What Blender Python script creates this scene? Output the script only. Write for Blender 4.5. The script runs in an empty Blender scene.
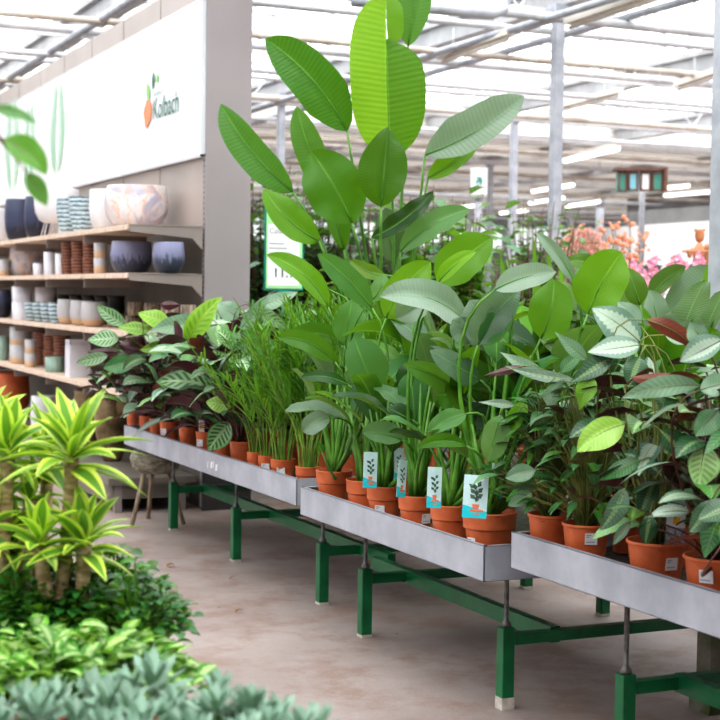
import bpy, math, random
import numpy as np
from mathutils import Vector as V
PI = math.pi
R = random.Random(7)
COL = bpy.context.scene.collection
# ------------------------------------------------------------------ camera geometry (metres; camera 1.5 m above the floor)
F = 1500.; H = 1.5; YAW = math.radians(24.4); PIT = math.radians(2.5); ROL = math.radians(.8)
fw = V((math.sin(YAW)*math.cos(PIT), math.cos(YAW)*math.cos(PIT), -math.sin(PIT)))
r0 = V((math.cos(YAW), -math.sin(YAW), 0)); u0 = r0.cross(fw)
rt = r0*math.cos(ROL)+u0*math.sin(ROL); up = u0*math.cos(ROL)-r0*math.sin(ROL)
O = V((0, 0, H))
def at(x, y, X=None, Y=None, Z=None, D=None):
    d = fw+rt*((x-360)/F)-up*((y-360)/F)
    if D is not None: return O+d*D
    k, v = (0, X) if X is not None else (1, Y) if Y is not None else (2, Z)
    return O+d*((v-O[k])/d[k])
def depth(p): return (V(p)-O).dot(fw)
def lerp(a, b, t): return a+(b-a)*t

# ------------------------------------------------------------------ materials
def nt(name):
    m = bpy.data.materials.new(name); m.use_nodes = True
    t = m.node_tree; t.nodes.clear()
    o = t.nodes.new('ShaderNodeOutputMaterial')
    return m, t, o
def c4(c): return (c[0], c[1], c[2], 1)
def math_(t, op, a, b=None, c=None):
    n = t.nodes.new('ShaderNodeMath'); n.operation = op
    for i, v in enumerate((a, b, c)):
        if v is None: continue
        if isinstance(v, (int, float)): n.inputs[i].default_value = v
        else: t.links.new(v, n.inputs[i])
    return n.outputs[0]
def mix_(t, f, a, b, bt='MIX'):
    n = t.nodes.new('ShaderNodeMix'); n.data_type = 'RGBA'; n.blend_type = bt
    for s, v in ((0, f), (6, a), (7, b)):
        if isinstance(v, (int, float)): n.inputs[s].default_value = v
        elif isinstance(v, tuple): n.inputs[s].default_value = c4(v)
        else: t.links.new(v, n.inputs[s])
    return n.outputs[2]
def step_(t, v, a, b):
    n = t.nodes.new('ShaderNodeMapRange'); n.interpolation_type = 'SMOOTHSTEP'
    t.links.new(v, n.inputs[0]); n.inputs[1].default_value = a; n.inputs[2].default_value = b
    return n.outputs[0]
def noise_(t, scale, detail=3, rough=.6, stretch=None, kind='Object'):
    tc = t.nodes.new('ShaderNodeTexCoord'); n = t.nodes.new('ShaderNodeTexNoise')
    src = tc.outputs[kind]
    if stretch:
        mp = t.nodes.new('ShaderNodeMapping'); mp.inputs['Scale'].default_value = stretch
        t.links.new(src, mp.inputs[0]); src = mp.outputs[0]
    t.links.new(src, n.inputs['Vector']); n.inputs['Scale'].default_value = scale
    n.inputs['Detail'].default_value = detail; n.inputs['Roughness'].default_value = rough
    return n.outputs['Fac']
def bsdf(t, o, col, rough=.6, metal=0, bump=None, bs=.2, spec=.5):
    b = t.nodes.new('ShaderNodeBsdfPrincipled')
    if isinstance(col, tuple): b.inputs['Base Color'].default_value = c4(col)
    else: t.links.new(col, b.inputs['Base Color'])
    if isinstance(rough, (int, float)): b.inputs['Roughness'].default_value = rough
    else: t.links.new(rough, b.inputs['Roughness'])
    b.inputs['Metallic'].default_value = metal
    b.inputs['Specular IOR Level'].default_value = spec
    if bump is not None:
        n = t.nodes.new('ShaderNodeBump'); n.inputs['Strength'].default_value = bs; n.inputs['Distance'].default_value = .01
        t.links.new(bump, n.inputs['Height']); t.links.new(n.outputs[0], b.inputs['Normal'])
    t.links.new(b.outputs[0], o.inputs[0]); return b
def mottled(name, a, b, scale=8, rough=.6, metal=0, detail=4, stretch=None, lo=.3, hi=.7, bs=.1, spec=.5):
    m, t, o = nt(name); n = noise_(t, scale, detail, .6, stretch)
    bsdf(t, o, mix_(t, step_(t, n, lo, hi), a, b), rough, metal, n, bs, spec); return m
def emis(name, col, s):
    m, t, o = nt(name); e = t.nodes.new('ShaderNodeEmission')
    e.inputs[0].default_value = c4(col); e.inputs[1].default_value = s; t.links.new(e.outputs[0], o.inputs[0]); return m
def translucent(name, col, f=.6, rough=.6):
    m, t, o = nt(name); b = bsdf(t, o, col, rough); tr = t.nodes.new('ShaderNodeBsdfTranslucent')
    tr.inputs[0].default_value = c4(col); mx = t.nodes.new('ShaderNodeMixShader'); mx.inputs[0].default_value = f
    t.links.new(b.outputs[0], mx.inputs[1]); t.links.new(tr.outputs[0], mx.inputs[2]); t.links.new(mx.outputs[0], o.inputs[0]); return m

def leafmat(name, base, stripe=None, freq=14, slant=1.6, width=.5, s_in=.06, s_out=.8, margin=None, mlo=.82, center=None, cw=.35,
            mid=None, midw=.05, back=None, rough=.38, tr=.3, mottle=.15, fine=0, spec=.5):
    m, t, o = nt(name)
    uv = t.nodes.new('ShaderNodeUVMap'); sep = t.nodes.new('ShaderNodeSeparateXYZ'); t.links.new(uv.outputs[0], sep.inputs[0])
    u, v = sep.outputs[0], sep.outputs[1]
    a = math_(t, 'MULTIPLY', math_(t, 'ABSOLUTE', math_(t, 'SUBTRACT', u, .5)), 2)
    col = base
    ph = math_(t, 'SUBTRACT', math_(t, 'MULTIPLY', v, freq), math_(t, 'MULTIPLY', a, slant))
    sn = math_(t, 'SINE', math_(t, 'MULTIPLY', ph, 2*PI))
    if center:
        nz = noise_(t, 25, 2, .5)
        aa = math_(t, 'ADD', a, math_(t, 'MULTIPLY', math_(t, 'ADD', sn, math_(t, 'MULTIPLY', nz, 1.5)), .06))
        col = mix_(t, step_(t, aa, cw+.08, cw-.06), col, center)
    if stripe:
        k = step_(t, sn, (1-2*width)-.25, (1-2*width)+.25)
        k = math_(t, 'MULTIPLY', k, step_(t, a, s_in, s_in+.06)); k = math_(t, 'MULTIPLY', k, step_(t, a, s_out+.08, s_out-.06))
        col = mix_(t, k, col, stripe)
    if margin: col = mix_(t, step_(t, a, mlo-.06, mlo+.06), col, margin)
    if fine:
        f = math_(t, 'SINE', math_(t, 'MULTIPLY', math_(t, 'SUBTRACT', math_(t, 'MULTIPLY', v, fine), math_(t, 'MULTIPLY', a, slant)), 2*PI))
        col = mix_(t, math_(t, 'MULTIPLY', step_(t, f, -.2, 1), .30), col, tuple(min(1, c*1.7+.03) for c in (base if isinstance(base, tuple) else (.1, .3, .05))))
    if mid: col = mix_(t, step_(t, a, midw+.03, midw-.02), col, mid)
    if mottle:
        col = mix_(t, math_(t, 'MULTIPLY', noise_(t, 9, 2), mottle*2), col, tuple(c*.35 for c in (base if isinstance(base, tuple) else (.1, .2, .1))))
    at_ = t.nodes.new('ShaderNodeAttribute'); at_.attribute_name = 'tint'
    s2 = t.nodes.new('ShaderNodeSeparateColor'); t.links.new(at_.outputs['Color'], s2.inputs[0])
    col = mix_(t, s2.outputs[1], col, (.30, .52, .02), 'MIX')
    g = t.nodes.new('ShaderNodeMix'); g.data_type = 'RGBA'; g.blend_type = 'MULTIPLY'; g.inputs[0].default_value = 1
    t.links.new(col, g.inputs[6])
    cc = t.nodes.new('ShaderNodeCombineColor'); tr2 = math_(t, 'MULTIPLY', s2.outputs[0], 1.0)
    for i in range(3): t.links.new(tr2, cc.inputs[i])
    t.links.new(cc.outputs[0], g.inputs[7]); col = g.outputs[2]
    if s2: col = mix_(t, s2.outputs[2], col, (.50, .62, .52), 'MIX')
    if back:
        ge = t.nodes.new('ShaderNodeNewGeometry'); col = mix_(t, ge.outputs['Backfacing'], col, back)
    b = bsdf(t, o, col, rough, 0, sn if not fine else f, .06 if not fine else .10, spec)
    tl = t.nodes.new('ShaderNodeBsdfTranslucent')
    t.links.new(mix_(t, .45, col, (.35, .62, .03), 'MIX') if not back else col, tl.inputs[0])
    mx = t.nodes.new('ShaderNodeMixShader'); mx.inputs[0].default_value = tr
    t.links.new(b.outputs[0], mx.inputs[1]); t.links.new(tl.outputs[0], mx.inputs[2]); t.links.new(mx.outputs[0], o.inputs[0])
    return m

M = {}
M['terracotta'] = mottled('terracotta', (.56, .125, .042), (.66, .17, .06), 14, .5, bs=.02)
M['soil'] = mottled('soil', (.035, .018, .01), (.14, .07, .04), 60, .95, bs=1)
M['galv'] = mottled('galvanised', (.33, .35, .40), (.45, .47, .53), 5, .5, .15, 8, bs=.05)
M['galv_dark'] = mottled('grey_steel', (.10, .10, .10), (.22, .21, .2), 30, .5, .6)
M['green'] = mottled('green_paint', (.003, .10, .035), (.008, .155, .055), 9, .35, bs=.05)
M['painted_shade'] = mottled('painted_shade', (.035, .033, .033), (.06, .055, .055), 3, .6)  # near-black colour standing in for the bench's shade
M['foot'] = mottled('bare_concrete_foot', (.42, .38, .32), (.6, .55, .5), 30, .8)
M['post'] = mottled('post_steel', (.36, .38, .43), (.50, .52, .57), 6, .5, .2)
M['pipe'] = mottled('pipe_white', (.50, .51, .54), (.68, .69, .71), 3, .5, .1)
M['beam'] = mottled('beam_steel', (.36, .37, .38), (.5, .51, .52), 2, .5, .2)
M['rust'] = mottled('pipe_tan', (.42, .36, .30), (.6, .55, .5), 3, .6)
M['bar'] = mottled('glazing_bar', (.55, .56, .57), (.7, .7, .7), 3, .5)
M['cladding'] = mottled('taupe_cladding', (.38, .335, .31), (.44, .39, .365), 1.3, .42, .25, 2, bs=0)
M['end_panel'] = mottled('grey_panel', (.300, .270, .275), (.33, .30, .305), 1.2, .5, .1, 2, bs=0)
M['shelf_back'] = mottled('shelf_back', (.12, .11, .10), (.17, .155, .14), 2, .6)
M['shelf_metal'] = mottled('shelf_metal', (.24, .205, .19), (.29, .25, .23), 3, .6, 0)
M['board'] = mottled('pale_board', (.50, .36, .26), (.78, .66, .56), 4, .6, 0, 3, (1, 9, 1), .35, .65)
M['platform'] = mottled('platform_taupe', (.15, .135, .115), (.20, .18, .155), 3, .45, .1)
M['sign'] = mottled('sign_white', (.86, .90, .93), (.93, .95, .96), 1.2, .3, bs=0)
M['alu'] = mottled('aluminium_trim', (.6, .62, .66), (.7, .72, .76), 3, .4, .4)
M['white'] = mottled('white_card', (.78, .79, .82), (.84, .85, .87), 5, .5, bs=0)
M['dot'] = mottled('print_grey', (.25, .26, .3), (.4, .4, .45), 60, .7, bs=0)
M['stick'] = mottled('clear_stick', (.45, .45, .45), (.6, .6, .6), 9, .4)
M['tag_blue'] = mottled('tag_pale_blue', (.50, .72, .74), (.62, .80, .80), 30, .4, bs=0)
M['tag_cyan'] = mottled('tag_cyan', (.01, .52, .62), (.02, .60, .68), 30, .4, bs=0)
M['tag_leaf'] = mottled('tag_leaf', (.03, .08, .05), (.10, .18, .12), 40, .5, bs=0)
M['tag_orange'] = mottled('tag_orange', (.75, .16, .06), (.8, .2, .1), 40, .5, bs=0)
M['tag_yellow'] = mottled('tag_yellow', (.85, .45, .02), (.9, .5, .03), 40, .5, bs=0)
M['mosaic'] = mottled('tag_grey_print', (.12, .12, .14), (.5, .5, .55), 90, .5, bs=0)
M['logo_green'] = mottled('logo_green', (.03, .14, .11), (.04, .17, .13), 9, .5, bs=0)
M['logo_lime'] = mottled('logo_lime', (.20, .50, .13), (.25, .56, .18), 9, .5, bs=0)
M['logo_orange'] = mottled('logo_orange', (.80, .20, .08), (.85, .28, .13), 9, .5, bs=0)
M['print_leaf'] = mottled('print_leaf', (.30, .55, .36), (.45, .66, .50), 9, .5, bs=0)
M['teal'] = mottled('teal_plastic', (.0, .20, .14), (.0, .25, .18), 9, .4, bs=0)
M['lime'] = mottled('lime_card', (.38, .72, .32), (.46, .78, .40), 3, .4, bs=0)
M['lamp_lit'] = emis('tube_lit', (1, .98, .95), 2.2)
M['lamp_off'] = mottled('lamp_housing', (.66, .62, .56), (.72, .68, .62), 3, .5)
M['screen'] = translucent('shade_screen', (.50, .475, .455), .8)
M['screen_roll'] = translucent('screen_roll', (.86, .83, .80), .7)
M['bark'] = mottled('cane_bark', (.26, .17, .09), (.52, .38, .24), 26, .8, 0, 4, (1, 1, 3), .35, .65, .4)
M['twig'] = mottled('twig', (.08, .05, .03), (.2, .12, .07), 20, .8)
M['wood'] = mottled('figure_wood', (.50, .20, .09), (.62, .28, .14), 12, .5)
M['legwood'] = mottled('grey_wood', (.20, .15, .10), (.36, .28, .2), 14, .7, 0, 3, (3, 3, .5))
M['stem_green'] = mottled('stem_green', (.05, .17, .015), (.12, .30, .03), 9, .45, bs=0)
M['stem_palm'] = mottled('stem_palm', (.09, .20, .02), (.24, .40, .05), 9, .45, bs=0)
M['stem_red'] = mottled('stem_red', (.05, .018, .014), (.12, .045, .03), 9, .45, bs=0)
M['stem_olive'] = mottled('stem_olive', (.08, .11, .02), (.22, .23, .06), 9, .5, bs=0)
M['black'] = mottled('black_metal', (.02, .02, .02), (.05, .05, .05), 9, .5)
M['moss'] = mottled('mossy_block', (.25, .23, .19), (.06, .09, .02), 7, .9, bs=.6)
M['pink'] = mottled('petal_pink', (.80, .25, .42), (.9, .5, .62), 30, .6)
M['white_petal'] = mottled('petal_white', (.85, .80, .82), (.92, .9, .9), 30, .6)
M['pampas'] = translucent('pampas_pink', (.86, .52, .46), .4)
M['coral'] = mottled('coral_blossom', (.82, .34, .18), (.85, .45, .3), 30, .6)
M['wall_grey'] = mottled('far_wall', (.16, .16, .165), (.22, .22, .22), 1, .7)
M['wall_white'] = mottled('white_board', (.80, .80, .82), (.88, .88, .89), 1, .6)
M['window'] = emis('far_daylight', (.92, .97, 1), .9)
M['dry'] = mottled('dry_leaf_brown', (.18, .09, .04), (.3, .17, .08), 30, .9)
# glazed pots
M['marble'] = None
def marble():
    m, t, o = nt('marbled_glaze')
    tc = t.nodes.new('ShaderNodeTexCoord'); n = t.nodes.new('ShaderNodeTexNoise'); t.links.new(tc.outputs['Object'], n.inputs['Vector'])
    n.inputs['Scale'].default_value = 6; n.inputs['Detail'].default_value = 5; n.inputs['Distortion'].default_value = 1.4
    f = n.outputs['Fac']; col = mix_(t, step_(t, f, .42, .62), (.66, .62, .64), (.38, .36, .45))
    v = math_(t, 'ABSOLUTE', math_(t, 'SUBTRACT', noise_(t, 5, 5, .65), .5))
    col = mix_(t, step_(t, v, .018, .0), col, (.72, .38, .16)); bsdf(t, o, col, .3); return m
M['marble'] = marble()
def banded(name, top, bot, z, soft=.03, ns=.06, rough=.3, streak=(9, 9, 1.5)):
    m, t, o = nt(name); tc = t.nodes.new('ShaderNodeTexCoord'); s = t.nodes.new('ShaderNodeSeparateXYZ'); t.links.new(tc.outputs['Object'], s.inputs[0])
    n = noise_(t, 9, 4, .6, streak); h = math_(t, 'ADD', s.outputs[2], math_(t, 'MULTIPLY', math_(t, 'SUBTRACT', n, .5), ns*4))
    col = mix_(t, step_(t, h, z-soft, z+soft), bot, top); col = mix_(t, math_(t, 'MULTIPLY', n, .5), col, tuple(c*.45 for c in top), 'MIX')
    bsdf(t, o, col, rough, 0, n, .1); return m
M['blueglaze'] = banded('dark_blue_reactive_glaze', (.26, .27, .42), (.025, .035, .055), .10)
M['blueglaze2'] = banded('slate_blue_glaze', (.055, .065, .12), (.012, .016, .03), .13)
M['tanband'] = banded('grey_over_tan', (.50, .49, .50), (.66, .42, .24), .055, .006, .0, .6)
M['bronze'] = mottled('bronze_glaze', (.10, .07, .035), (.36, .27, .15), 5, .3, .5, 5)
M['potwhite'] = mottled('matt_white_glaze', (.60, .60, .65), (.70, .70, .75), 5, .5)
M['ribwhite'] = mottled('ribbed_white', (.64, .64, .66), (.74, .73, .74), 5, .6)
M['shell'] = None
M['woven'] = None
def rows(name, a, b, per, nz=.35, rough=.7):
    m, t, o = nt(name); tc = t.nodes.new('ShaderNodeTexCoord'); s = t.nodes.new('ShaderNodeSeparateXYZ'); t.links.new(tc.outputs['Object'], s.inputs[0])
    n = noise_(t, 30, 2, .6); f = math_(t, 'FRACT', math_(t, 'ADD', math_(t, 'DIVIDE', s.outputs[2], per), math_(t, 'MULTIPLY', n, .5)))
    k = math_(t, 'ADD', math_(t, 'MULTIPLY', f, 1-nz), math_(t, 'MULTIPLY', n, nz)); bsdf(t, o, mix_(t, step_(t, k, .2, .75), a, b), rough, 0, k, .5); return m
M['shell'] = rows('scaled_blue_grey', (.07, .12, .15), (.55, .66, .70), .034)
M['woven'] = rows('woven_brown', (.06, .02, .012), (.32, .14, .09), .026, .5)
M['log'] = mottled('split_log', (.10, .075, .055), (.32, .25, .18), 16, .8, 0, 3, (4, 4, .6), .35, .65, .8)
M['sage'] = mottled('sage_stripe', (.22, .34, .28), (.36, .48, .40), 12, .5, 0, 2, (6, 6, .2))
M['basket'] = mottled('weathered_basket', (.14, .13, .09), (.38, .35, .28), 26, .9, 0, 4, (1, 1, 2))
M['lantern_teal'] = mottled('lantern_teal', (.05, .25, .2), (.1, .36, .3), 9, .5)
M['lantern_blue'] = mottled('lantern_blue', (.2, .5, .6), (.3, .62, .7), 9, .5)
M['lantern_frame'] = mottled('lantern_frame', (.12, .06, .04), (.2, .1, .07), 9, .6)
# leaves
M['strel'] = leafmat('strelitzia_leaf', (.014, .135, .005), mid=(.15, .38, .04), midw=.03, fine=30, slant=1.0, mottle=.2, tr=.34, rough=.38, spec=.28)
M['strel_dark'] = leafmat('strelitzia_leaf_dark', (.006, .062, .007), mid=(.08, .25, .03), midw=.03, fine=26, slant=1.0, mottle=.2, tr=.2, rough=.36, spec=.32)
M['cal_stripe'] = leafmat('calathea_striped', (.17, .33, .12), stripe=(.010, .055, .018), freq=8, slant=1.5, width=.5, s_in=.1, s_out=.78, mid=(.36, .50, .26), margin=(.035, .12, .045), mlo=.9, back=(.07, .014, .022), tr=.12)
M['cal_dark'] = leafmat('calathea_dark', (.012, .07, .016), center=(.20, .34, .14), cw=.22, freq=12, slant=1.6, stripe=(.05, .14, .06), width=.25, back=(.07, .018, .022), tr=.12)
M['cal_lime'] = leafmat('calathea_lime', (.17, .34, .03), stripe=(.05, .17, .02), freq=9, slant=1.4, width=.45, s_in=.12, s_out=.7, mid=(.36, .50, .1), back=(.20, .14, .05), tr=.25)
M['cal_silver'] = leafmat('calathea_silver', (.06, .15, .09), center=(.32, .42, .31), cw=.6, freq=11, slant=1.5, mid=(.2, .3, .18), back=(.17, .04, .02), tr=.12, rough=.45)
M['cal_mid'] = leafmat('calathea_plain', (.035, .15, .035), stripe=(.09, .24, .08), freq=13, slant=1.5, width=.3, mid=(.18, .30, .14), back=(.06, .022, .02), tr=.15, rough=.4)
M['feather'] = leafmat('feather_leaf', (.045, .19, .022), stripe=(.018, .09, .014), freq=14, slant=1.6, width=.5, mid=(.12, .25, .07), back=(.07, .12, .05), tr=.2)
M['palm'] = leafmat('palm_leaf', (.03, .18, .012), mid=(.08, .26, .05), tr=.3, rough=.4)
M['drac'] = leafmat('dracaena_leaf', (.10, .25, .03), margin=(.66, .76, .13), mlo=.50, stripe=None, mid=(.16, .30, .06), midw=.03, tr=.33, rough=.35, mottle=.04)
M['drac'].node_tree  # yellow margins, green centre
M['shrub'] = leafmat('shrub_leaf', (.022, .13, .022), mid=(.1, .25, .08), tr=.2)
M['syng'] = leafmat('syngonium_leaf', (.07, .27, .02), center=(.45, .62, .25), cw=.5, freq=5, slant=1.2, tr=.3)
M['succ'] = leafmat('succulent_leaf', (.20, .33, .24), mid=(.26, .40, .30), tr=.05, rough=.55, mottle=.05)
M['bg_leaf'] = leafmat('dark_shrub_leaf', (.035, .13, .045), stripe=(.10, .24, .12), freq=5, slant=1, width=.4, tr=.25)
M['bg_light'] = leafmat('fresh_shrub_leaf', (.10, .30, .03), tr=.35)
M['variegated'] = leafmat('variegated_leaf', (.05, .14, .07), stripe=(.42, .54, .48), freq=4, slant=1, width=.5, tr=.2)

def floormat():
    m, t, o = nt('concrete_floor')
    n1 = noise_(t, .9, 6, .65); n2 = noise_(t, 3.2, 6, .72); n3 = noise_(t, 70, 3, .7)
    col = mix_(t, step_(t, n1, .3, .7), (.25, .20, .182), (.36, .305, .285))
    col = mix_(t, math_(t, 'MULTIPLY', step_(t, n2, .44, .66), .75), col, (.24, .155, .12))
    col = mix_(t, math_(t, 'MULTIPLY', step_(t, n3, .55, .8), .35), col, (.40, .36, .34))
    vo = t.nodes.new('ShaderNodeTexVoronoi'); vo.inputs['Scale'].default_value = 5
    tc = t.nodes.new('ShaderNodeTexCoord'); t.links.new(tc.outputs['Object'], vo.inputs['Vector'])
    col = mix_(t, step_(t, vo.outputs['Distance'], .045, .02), col, (.05, .035, .03))
    bsdf(t, o, col, .6, 0, n3, .25); return m
M['floor'] = floormat()

# ------------------------------------------------------------------ mesh builder
class MB:
    def __init__(s): s.v = []; s.f = []; s.uv = []; s.t = []; s.mi = []; s.sm = []; s.mats = []
    def add(s, vs, fs, uv=None, tint=(1, 0, 0), mat=None, smooth=True):
        b = len(s.v); s.v += [tuple(p) for p in vs]; s.f += [tuple(i+b for i in f) for f in fs]
        s.uv += uv if uv else [(0, 0)]*len(vs); s.t += [tuple(tint)+(1,)]*len(vs)
        if mat not in s.mats: s.mats.append(mat)
        s.mi += [s.mats.index(mat)]*len(fs); s.sm += [smooth]*len(fs); return s
    def box(s, a, b, mat=None):
        x0, y0, z0 = a; x1, y1, z1 = b
        vs = [(x0, y0, z0), (x1, y0, z0), (x1, y1, z0), (x0, y1, z0), (x0, y0, z1), (x1, y0, z1), (x1, y1, z1), (x0, y1, z1)]
        return s.add(vs, [(0, 3, 2, 1), (4, 5, 6, 7), (0, 1, 5, 4), (1, 2, 6, 5), (2, 3, 7, 6), (3, 0, 4, 7)], mat=mat, smooth=False)
    def frame(s, c, ax, ay, az, mat=None):      # box spanned by corner c and three edge vectors
        c, ax, ay, az = map(V, (c, ax, ay, az))
        vs = [c, c+ax, c+ax+ay, c+ay]; vs += [p+az for p in vs]
        return s.add(vs, [(0, 3, 2, 1), (4, 5, 6, 7), (0, 1, 5, 4), (1, 2, 6, 5), (2, 3, 7, 6), (3, 0, 4, 7)], mat=mat, smooth=False)
    def quad(s, c, ax, ay, mat=None):
        c, ax, ay = V(c), V(ax), V(ay)
        return s.add([c, c+ax, c+ax+ay, c+ay], [(0, 1, 2, 3)], [(0, 0), (1, 0), (1, 1), (0, 1)], mat=mat, smooth=False)
    def poly(s, pts, mat=None): return s.add(pts, [tuple(range(len(pts)))], mat=mat, smooth=False)
    def tube(s, pts, rad, n=6, mat=None, cap=True, tint=(1, 0, 0)):
        pts = [V(p) for p in pts]; k = len(pts)
        if isinstance(rad, (int, float)): rad = [rad]*k
        vs = []; uv = []
        for i, p in enumerate(pts):
            tg = (pts[min(i+1, k-1)]-pts[max(i-1, 0)]).normalized()
            a = tg.cross(V((0, 0, 1))) if abs(tg.z) < .9 else tg.cross(V((1, 0, 0)))
            a.normalize(); b = tg.cross(a)
            for j in range(n):
                th = 2*PI*j/n; vs.append(p+(a*math.cos(th)+b*math.sin(th))*rad[i]); uv.append((j/n, i/k))
        fs = [(i*n+j, (i+1)*n+j, (i+1)*n+(j+1) % n, i*n+(j+1) % n) for i in range(k-1) for j in range(n)]
        if cap: fs += [tuple(range(n)), tuple(reversed(range((k-1)*n, k*n)))]
        return s.add(vs, fs, uv, tint, mat)
    def lathe(s, prof, c=(0, 0, 0), n=24, mat=None, sq=1, rib=0, ribn=0, cap=True, rot=0, jit=0, rng=None):
        c = V(c); vs = []
        for i, (r, z) in enumerate(prof):
            for j in range(n):
                th = 2*PI*j/n+rot; k = 1+(rib*math.cos(ribn*th) if rib else 0)+(rng.uniform(-jit, jit) if jit else 0)
                if sq != 1: k *= 1/((abs(math.cos(th))**sq+abs(math.sin(th))**sq)**(1/sq))
                vs.append((c.x+r*k*math.cos(th), c.y+r*k*math.sin(th), c.z+z))
        fs = [(i*n+j, i*n+(j+1) % n, (i+1)*n+(j+1) % n, (i+1)*n+j) for i in range(len(prof)-1) for j in range(n)]
        if cap: fs += [tuple(reversed(range(n)))]
        return s.add(vs, fs, mat=mat)
    def disc(s, c, r, n=20, mat=None, bump=0, rng=None):
        c = V(c); vs = [c+V((0, 0, bump))]+[c+V((r*math.cos(2*PI*j/n), r*math.sin(2*PI*j/n), 0)) for j in range(n)]
        return s.add(vs, [(0, 1+j, 1+(j+1) % n) for j in range(n)], mat=mat)
    def ball(s, c, r, n=8, mat=None, sz=1):
        return s.lathe([(max(r*math.sin(PI*i/6), 1e-4), -r*sz*math.cos(PI*i/6)) for i in range(7)], c, n, mat)
    def leaf(s, base, ctrl, tip, w, upv, prof='ell', seg=8, nx=4, fold=.2, wave=0, wn=4, tint=(1, 0, 0), mat=None, asym=0, roll=0, ph=0, half=0, cut=1):
        base, ctrl, tip, upv = V(base), V(ctrl), V(tip), V(upv)
        vs = []; uv = []
        for i in range(seg+1):
            t = i/seg*cut; p = base*(1-t)**2+ctrl*2*t*(1-t)+tip*t*t
            T = ((ctrl-base)*(1-t)+(tip-ctrl)*t).normalized(); S = T.cross(upv)
            if S.length < 1e-4: S = T.cross(V((1, 0, .1)))
            S.normalize(); U = S.cross(T); hw = w*.5*PROF[prof](t)*((1-.93*(i/seg)**10) if cut < 1 else 1)
            if roll: S, U = (S*math.cos(roll*t)+U*math.sin(roll*t)), (U*math.cos(roll*t)-S*math.sin(roll*t))
            for j in range(nx+1):
                q = (j/nx-.5)*2 if not half else half*(j/nx) if half > 0 else -(1-j/nx); wv = wave*w*math.sin(wn*2*PI*t+(1.5 if q > 0 else 0)+ph)*abs(q)**1.5
                hh = hw*(1+asym*(1 if q > 0 else -1))
                cf = fold*(1+.75*math.sin(ph*3.1+(0 if q > 0 else 2.2)))*abs(q)*hh*(1-.35*abs(q))
                vs.append(p+S*(q*hh)*math.cos(fold*.5)+U*(cf+wv)); uv.append((.5+q/2, t))
        fs = [(i*(nx+1)+j, i*(nx+1)+j+1, (i+1)*(nx+1)+j+1, (i+1)*(nx+1)+j) for i in range(seg) for j in range(nx)]
        return s.add(vs, fs, uv, tint, mat)
    def build(s, name, mat, parent=None, origin=None, **props):
        if not s.v: return None
        me = bpy.data.meshes.new(name); o = bpy.data.objects.new(name, me); COL.objects.link(o)
        org = V(origin) if origin is not None else (V(parent['_w']) if parent is not None else V((0, 0, 0)))
        vv = np.array(s.v, dtype=np.float64)-np.array(org)
        me.from_pydata(vv.tolist(), [], s.f)
        for m_ in s.mats: me.materials.append(M[m_] if m_ else M[mat])
        me.polygons.foreach_set('material_index', s.mi); me.polygons.foreach_set('use_smooth', s.sm)
        li = np.empty(len(me.loops), dtype=np.int32); me.loops.foreach_get('vertex_index', li)
        ul = me.uv_layers.new(name='UVMap'); ul.data.foreach_set('uv', np.array(s.uv, dtype=np.float32)[li].ravel())
        ca = me.color_attributes.new('tint', 'FLOAT_COLOR', 'POINT'); ca.data.foreach_set('color', np.array(s.t, dtype=np.float32).ravel())
        me.update()
        if parent is not None: o.parent = parent
        else: o.location = org
        o['_w'] = tuple(org)
        for k, v in props.items(): o[k] = v
        return o
PROF = {
 'ell': lambda t: max(0.02, math.sin(PI*t**.85))**.8 if 0 < t < 1 else .02,
 'lance': lambda t: max(.02, math.sin(PI*t**.7))**1.1 if 0 < t < 1 else .02,
 'obl': lambda t: .04 if t <= 0 or t >= 1 else (1-abs(2*t-1)**3.2)**.62,
 'obl2': lambda t: .05 if t <= 0 or t >= 1 else min(1, (t/.30))**.55*(1-.12*max(0, t-.3))*(1-max(0, (t-.5)/.5)**2.6)**.8,
 'strap': lambda t: .35 if t <= 0 else (.02 if t >= 1 else min(1, .45+t*1.8)*(1-max(0, (t-.35)/.65)**1.8)),
 'grass': lambda t: .4 if t <= 0 else (.05 if t >= 1 else math.sin(PI*min(1, t*.8+.2))**.7),
 'spoon': lambda t: .35 if t <= 0 else (.05 if t >= 1 else (.35+.65*math.sin(PI/2*min(1, t*1.4)))*(1-max(0, (t-.6)/.4)**2.5)),
}
def thing(name, label, cat, loc=(0, 0, 0), group=None):
    o = bpy.data.objects.new(name, None); COL.objects.link(o); o.location = loc; o['_w'] = tuple(loc)
    o.empty_display_size = .05; o['label'] = label; o['category'] = cat
    if group: o['group'] = group
    return o
def tag(o, label, cat, group=None):
    o['label'] = label; o['category'] = cat
    if group: o['group'] = group
    return o
def struct(mb, name, mat, **k):
    o = mb.build(name, mat, **k); o['kind'] = 'structure'; return o
def copy_tree(o, loc, rz=0, label=None, sc=1):
    c = o.copy(); COL.objects.link(c); c.location = loc; c.rotation_euler = (0, 0, rz); c.scale = (sc, sc, sc)
    if label: c['label'] = label
    for ch in o.children:
        d = ch.copy(); COL.objects.link(d); d.parent = c
        for g in ch.children: e = g.copy(); COL.objects.link(e); e.parent = d
    return c
def bez(a, b, c, n=6): return [V(a)*(1-t)**2+V(b)*2*t*(1-t)+V(c)*t*t for t in [i/n for i in range(n+1)]]
def rdir(a, el): return V((math.cos(a)*math.cos(el), math.sin(a)*math.cos(el), math.sin(el)))
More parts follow.
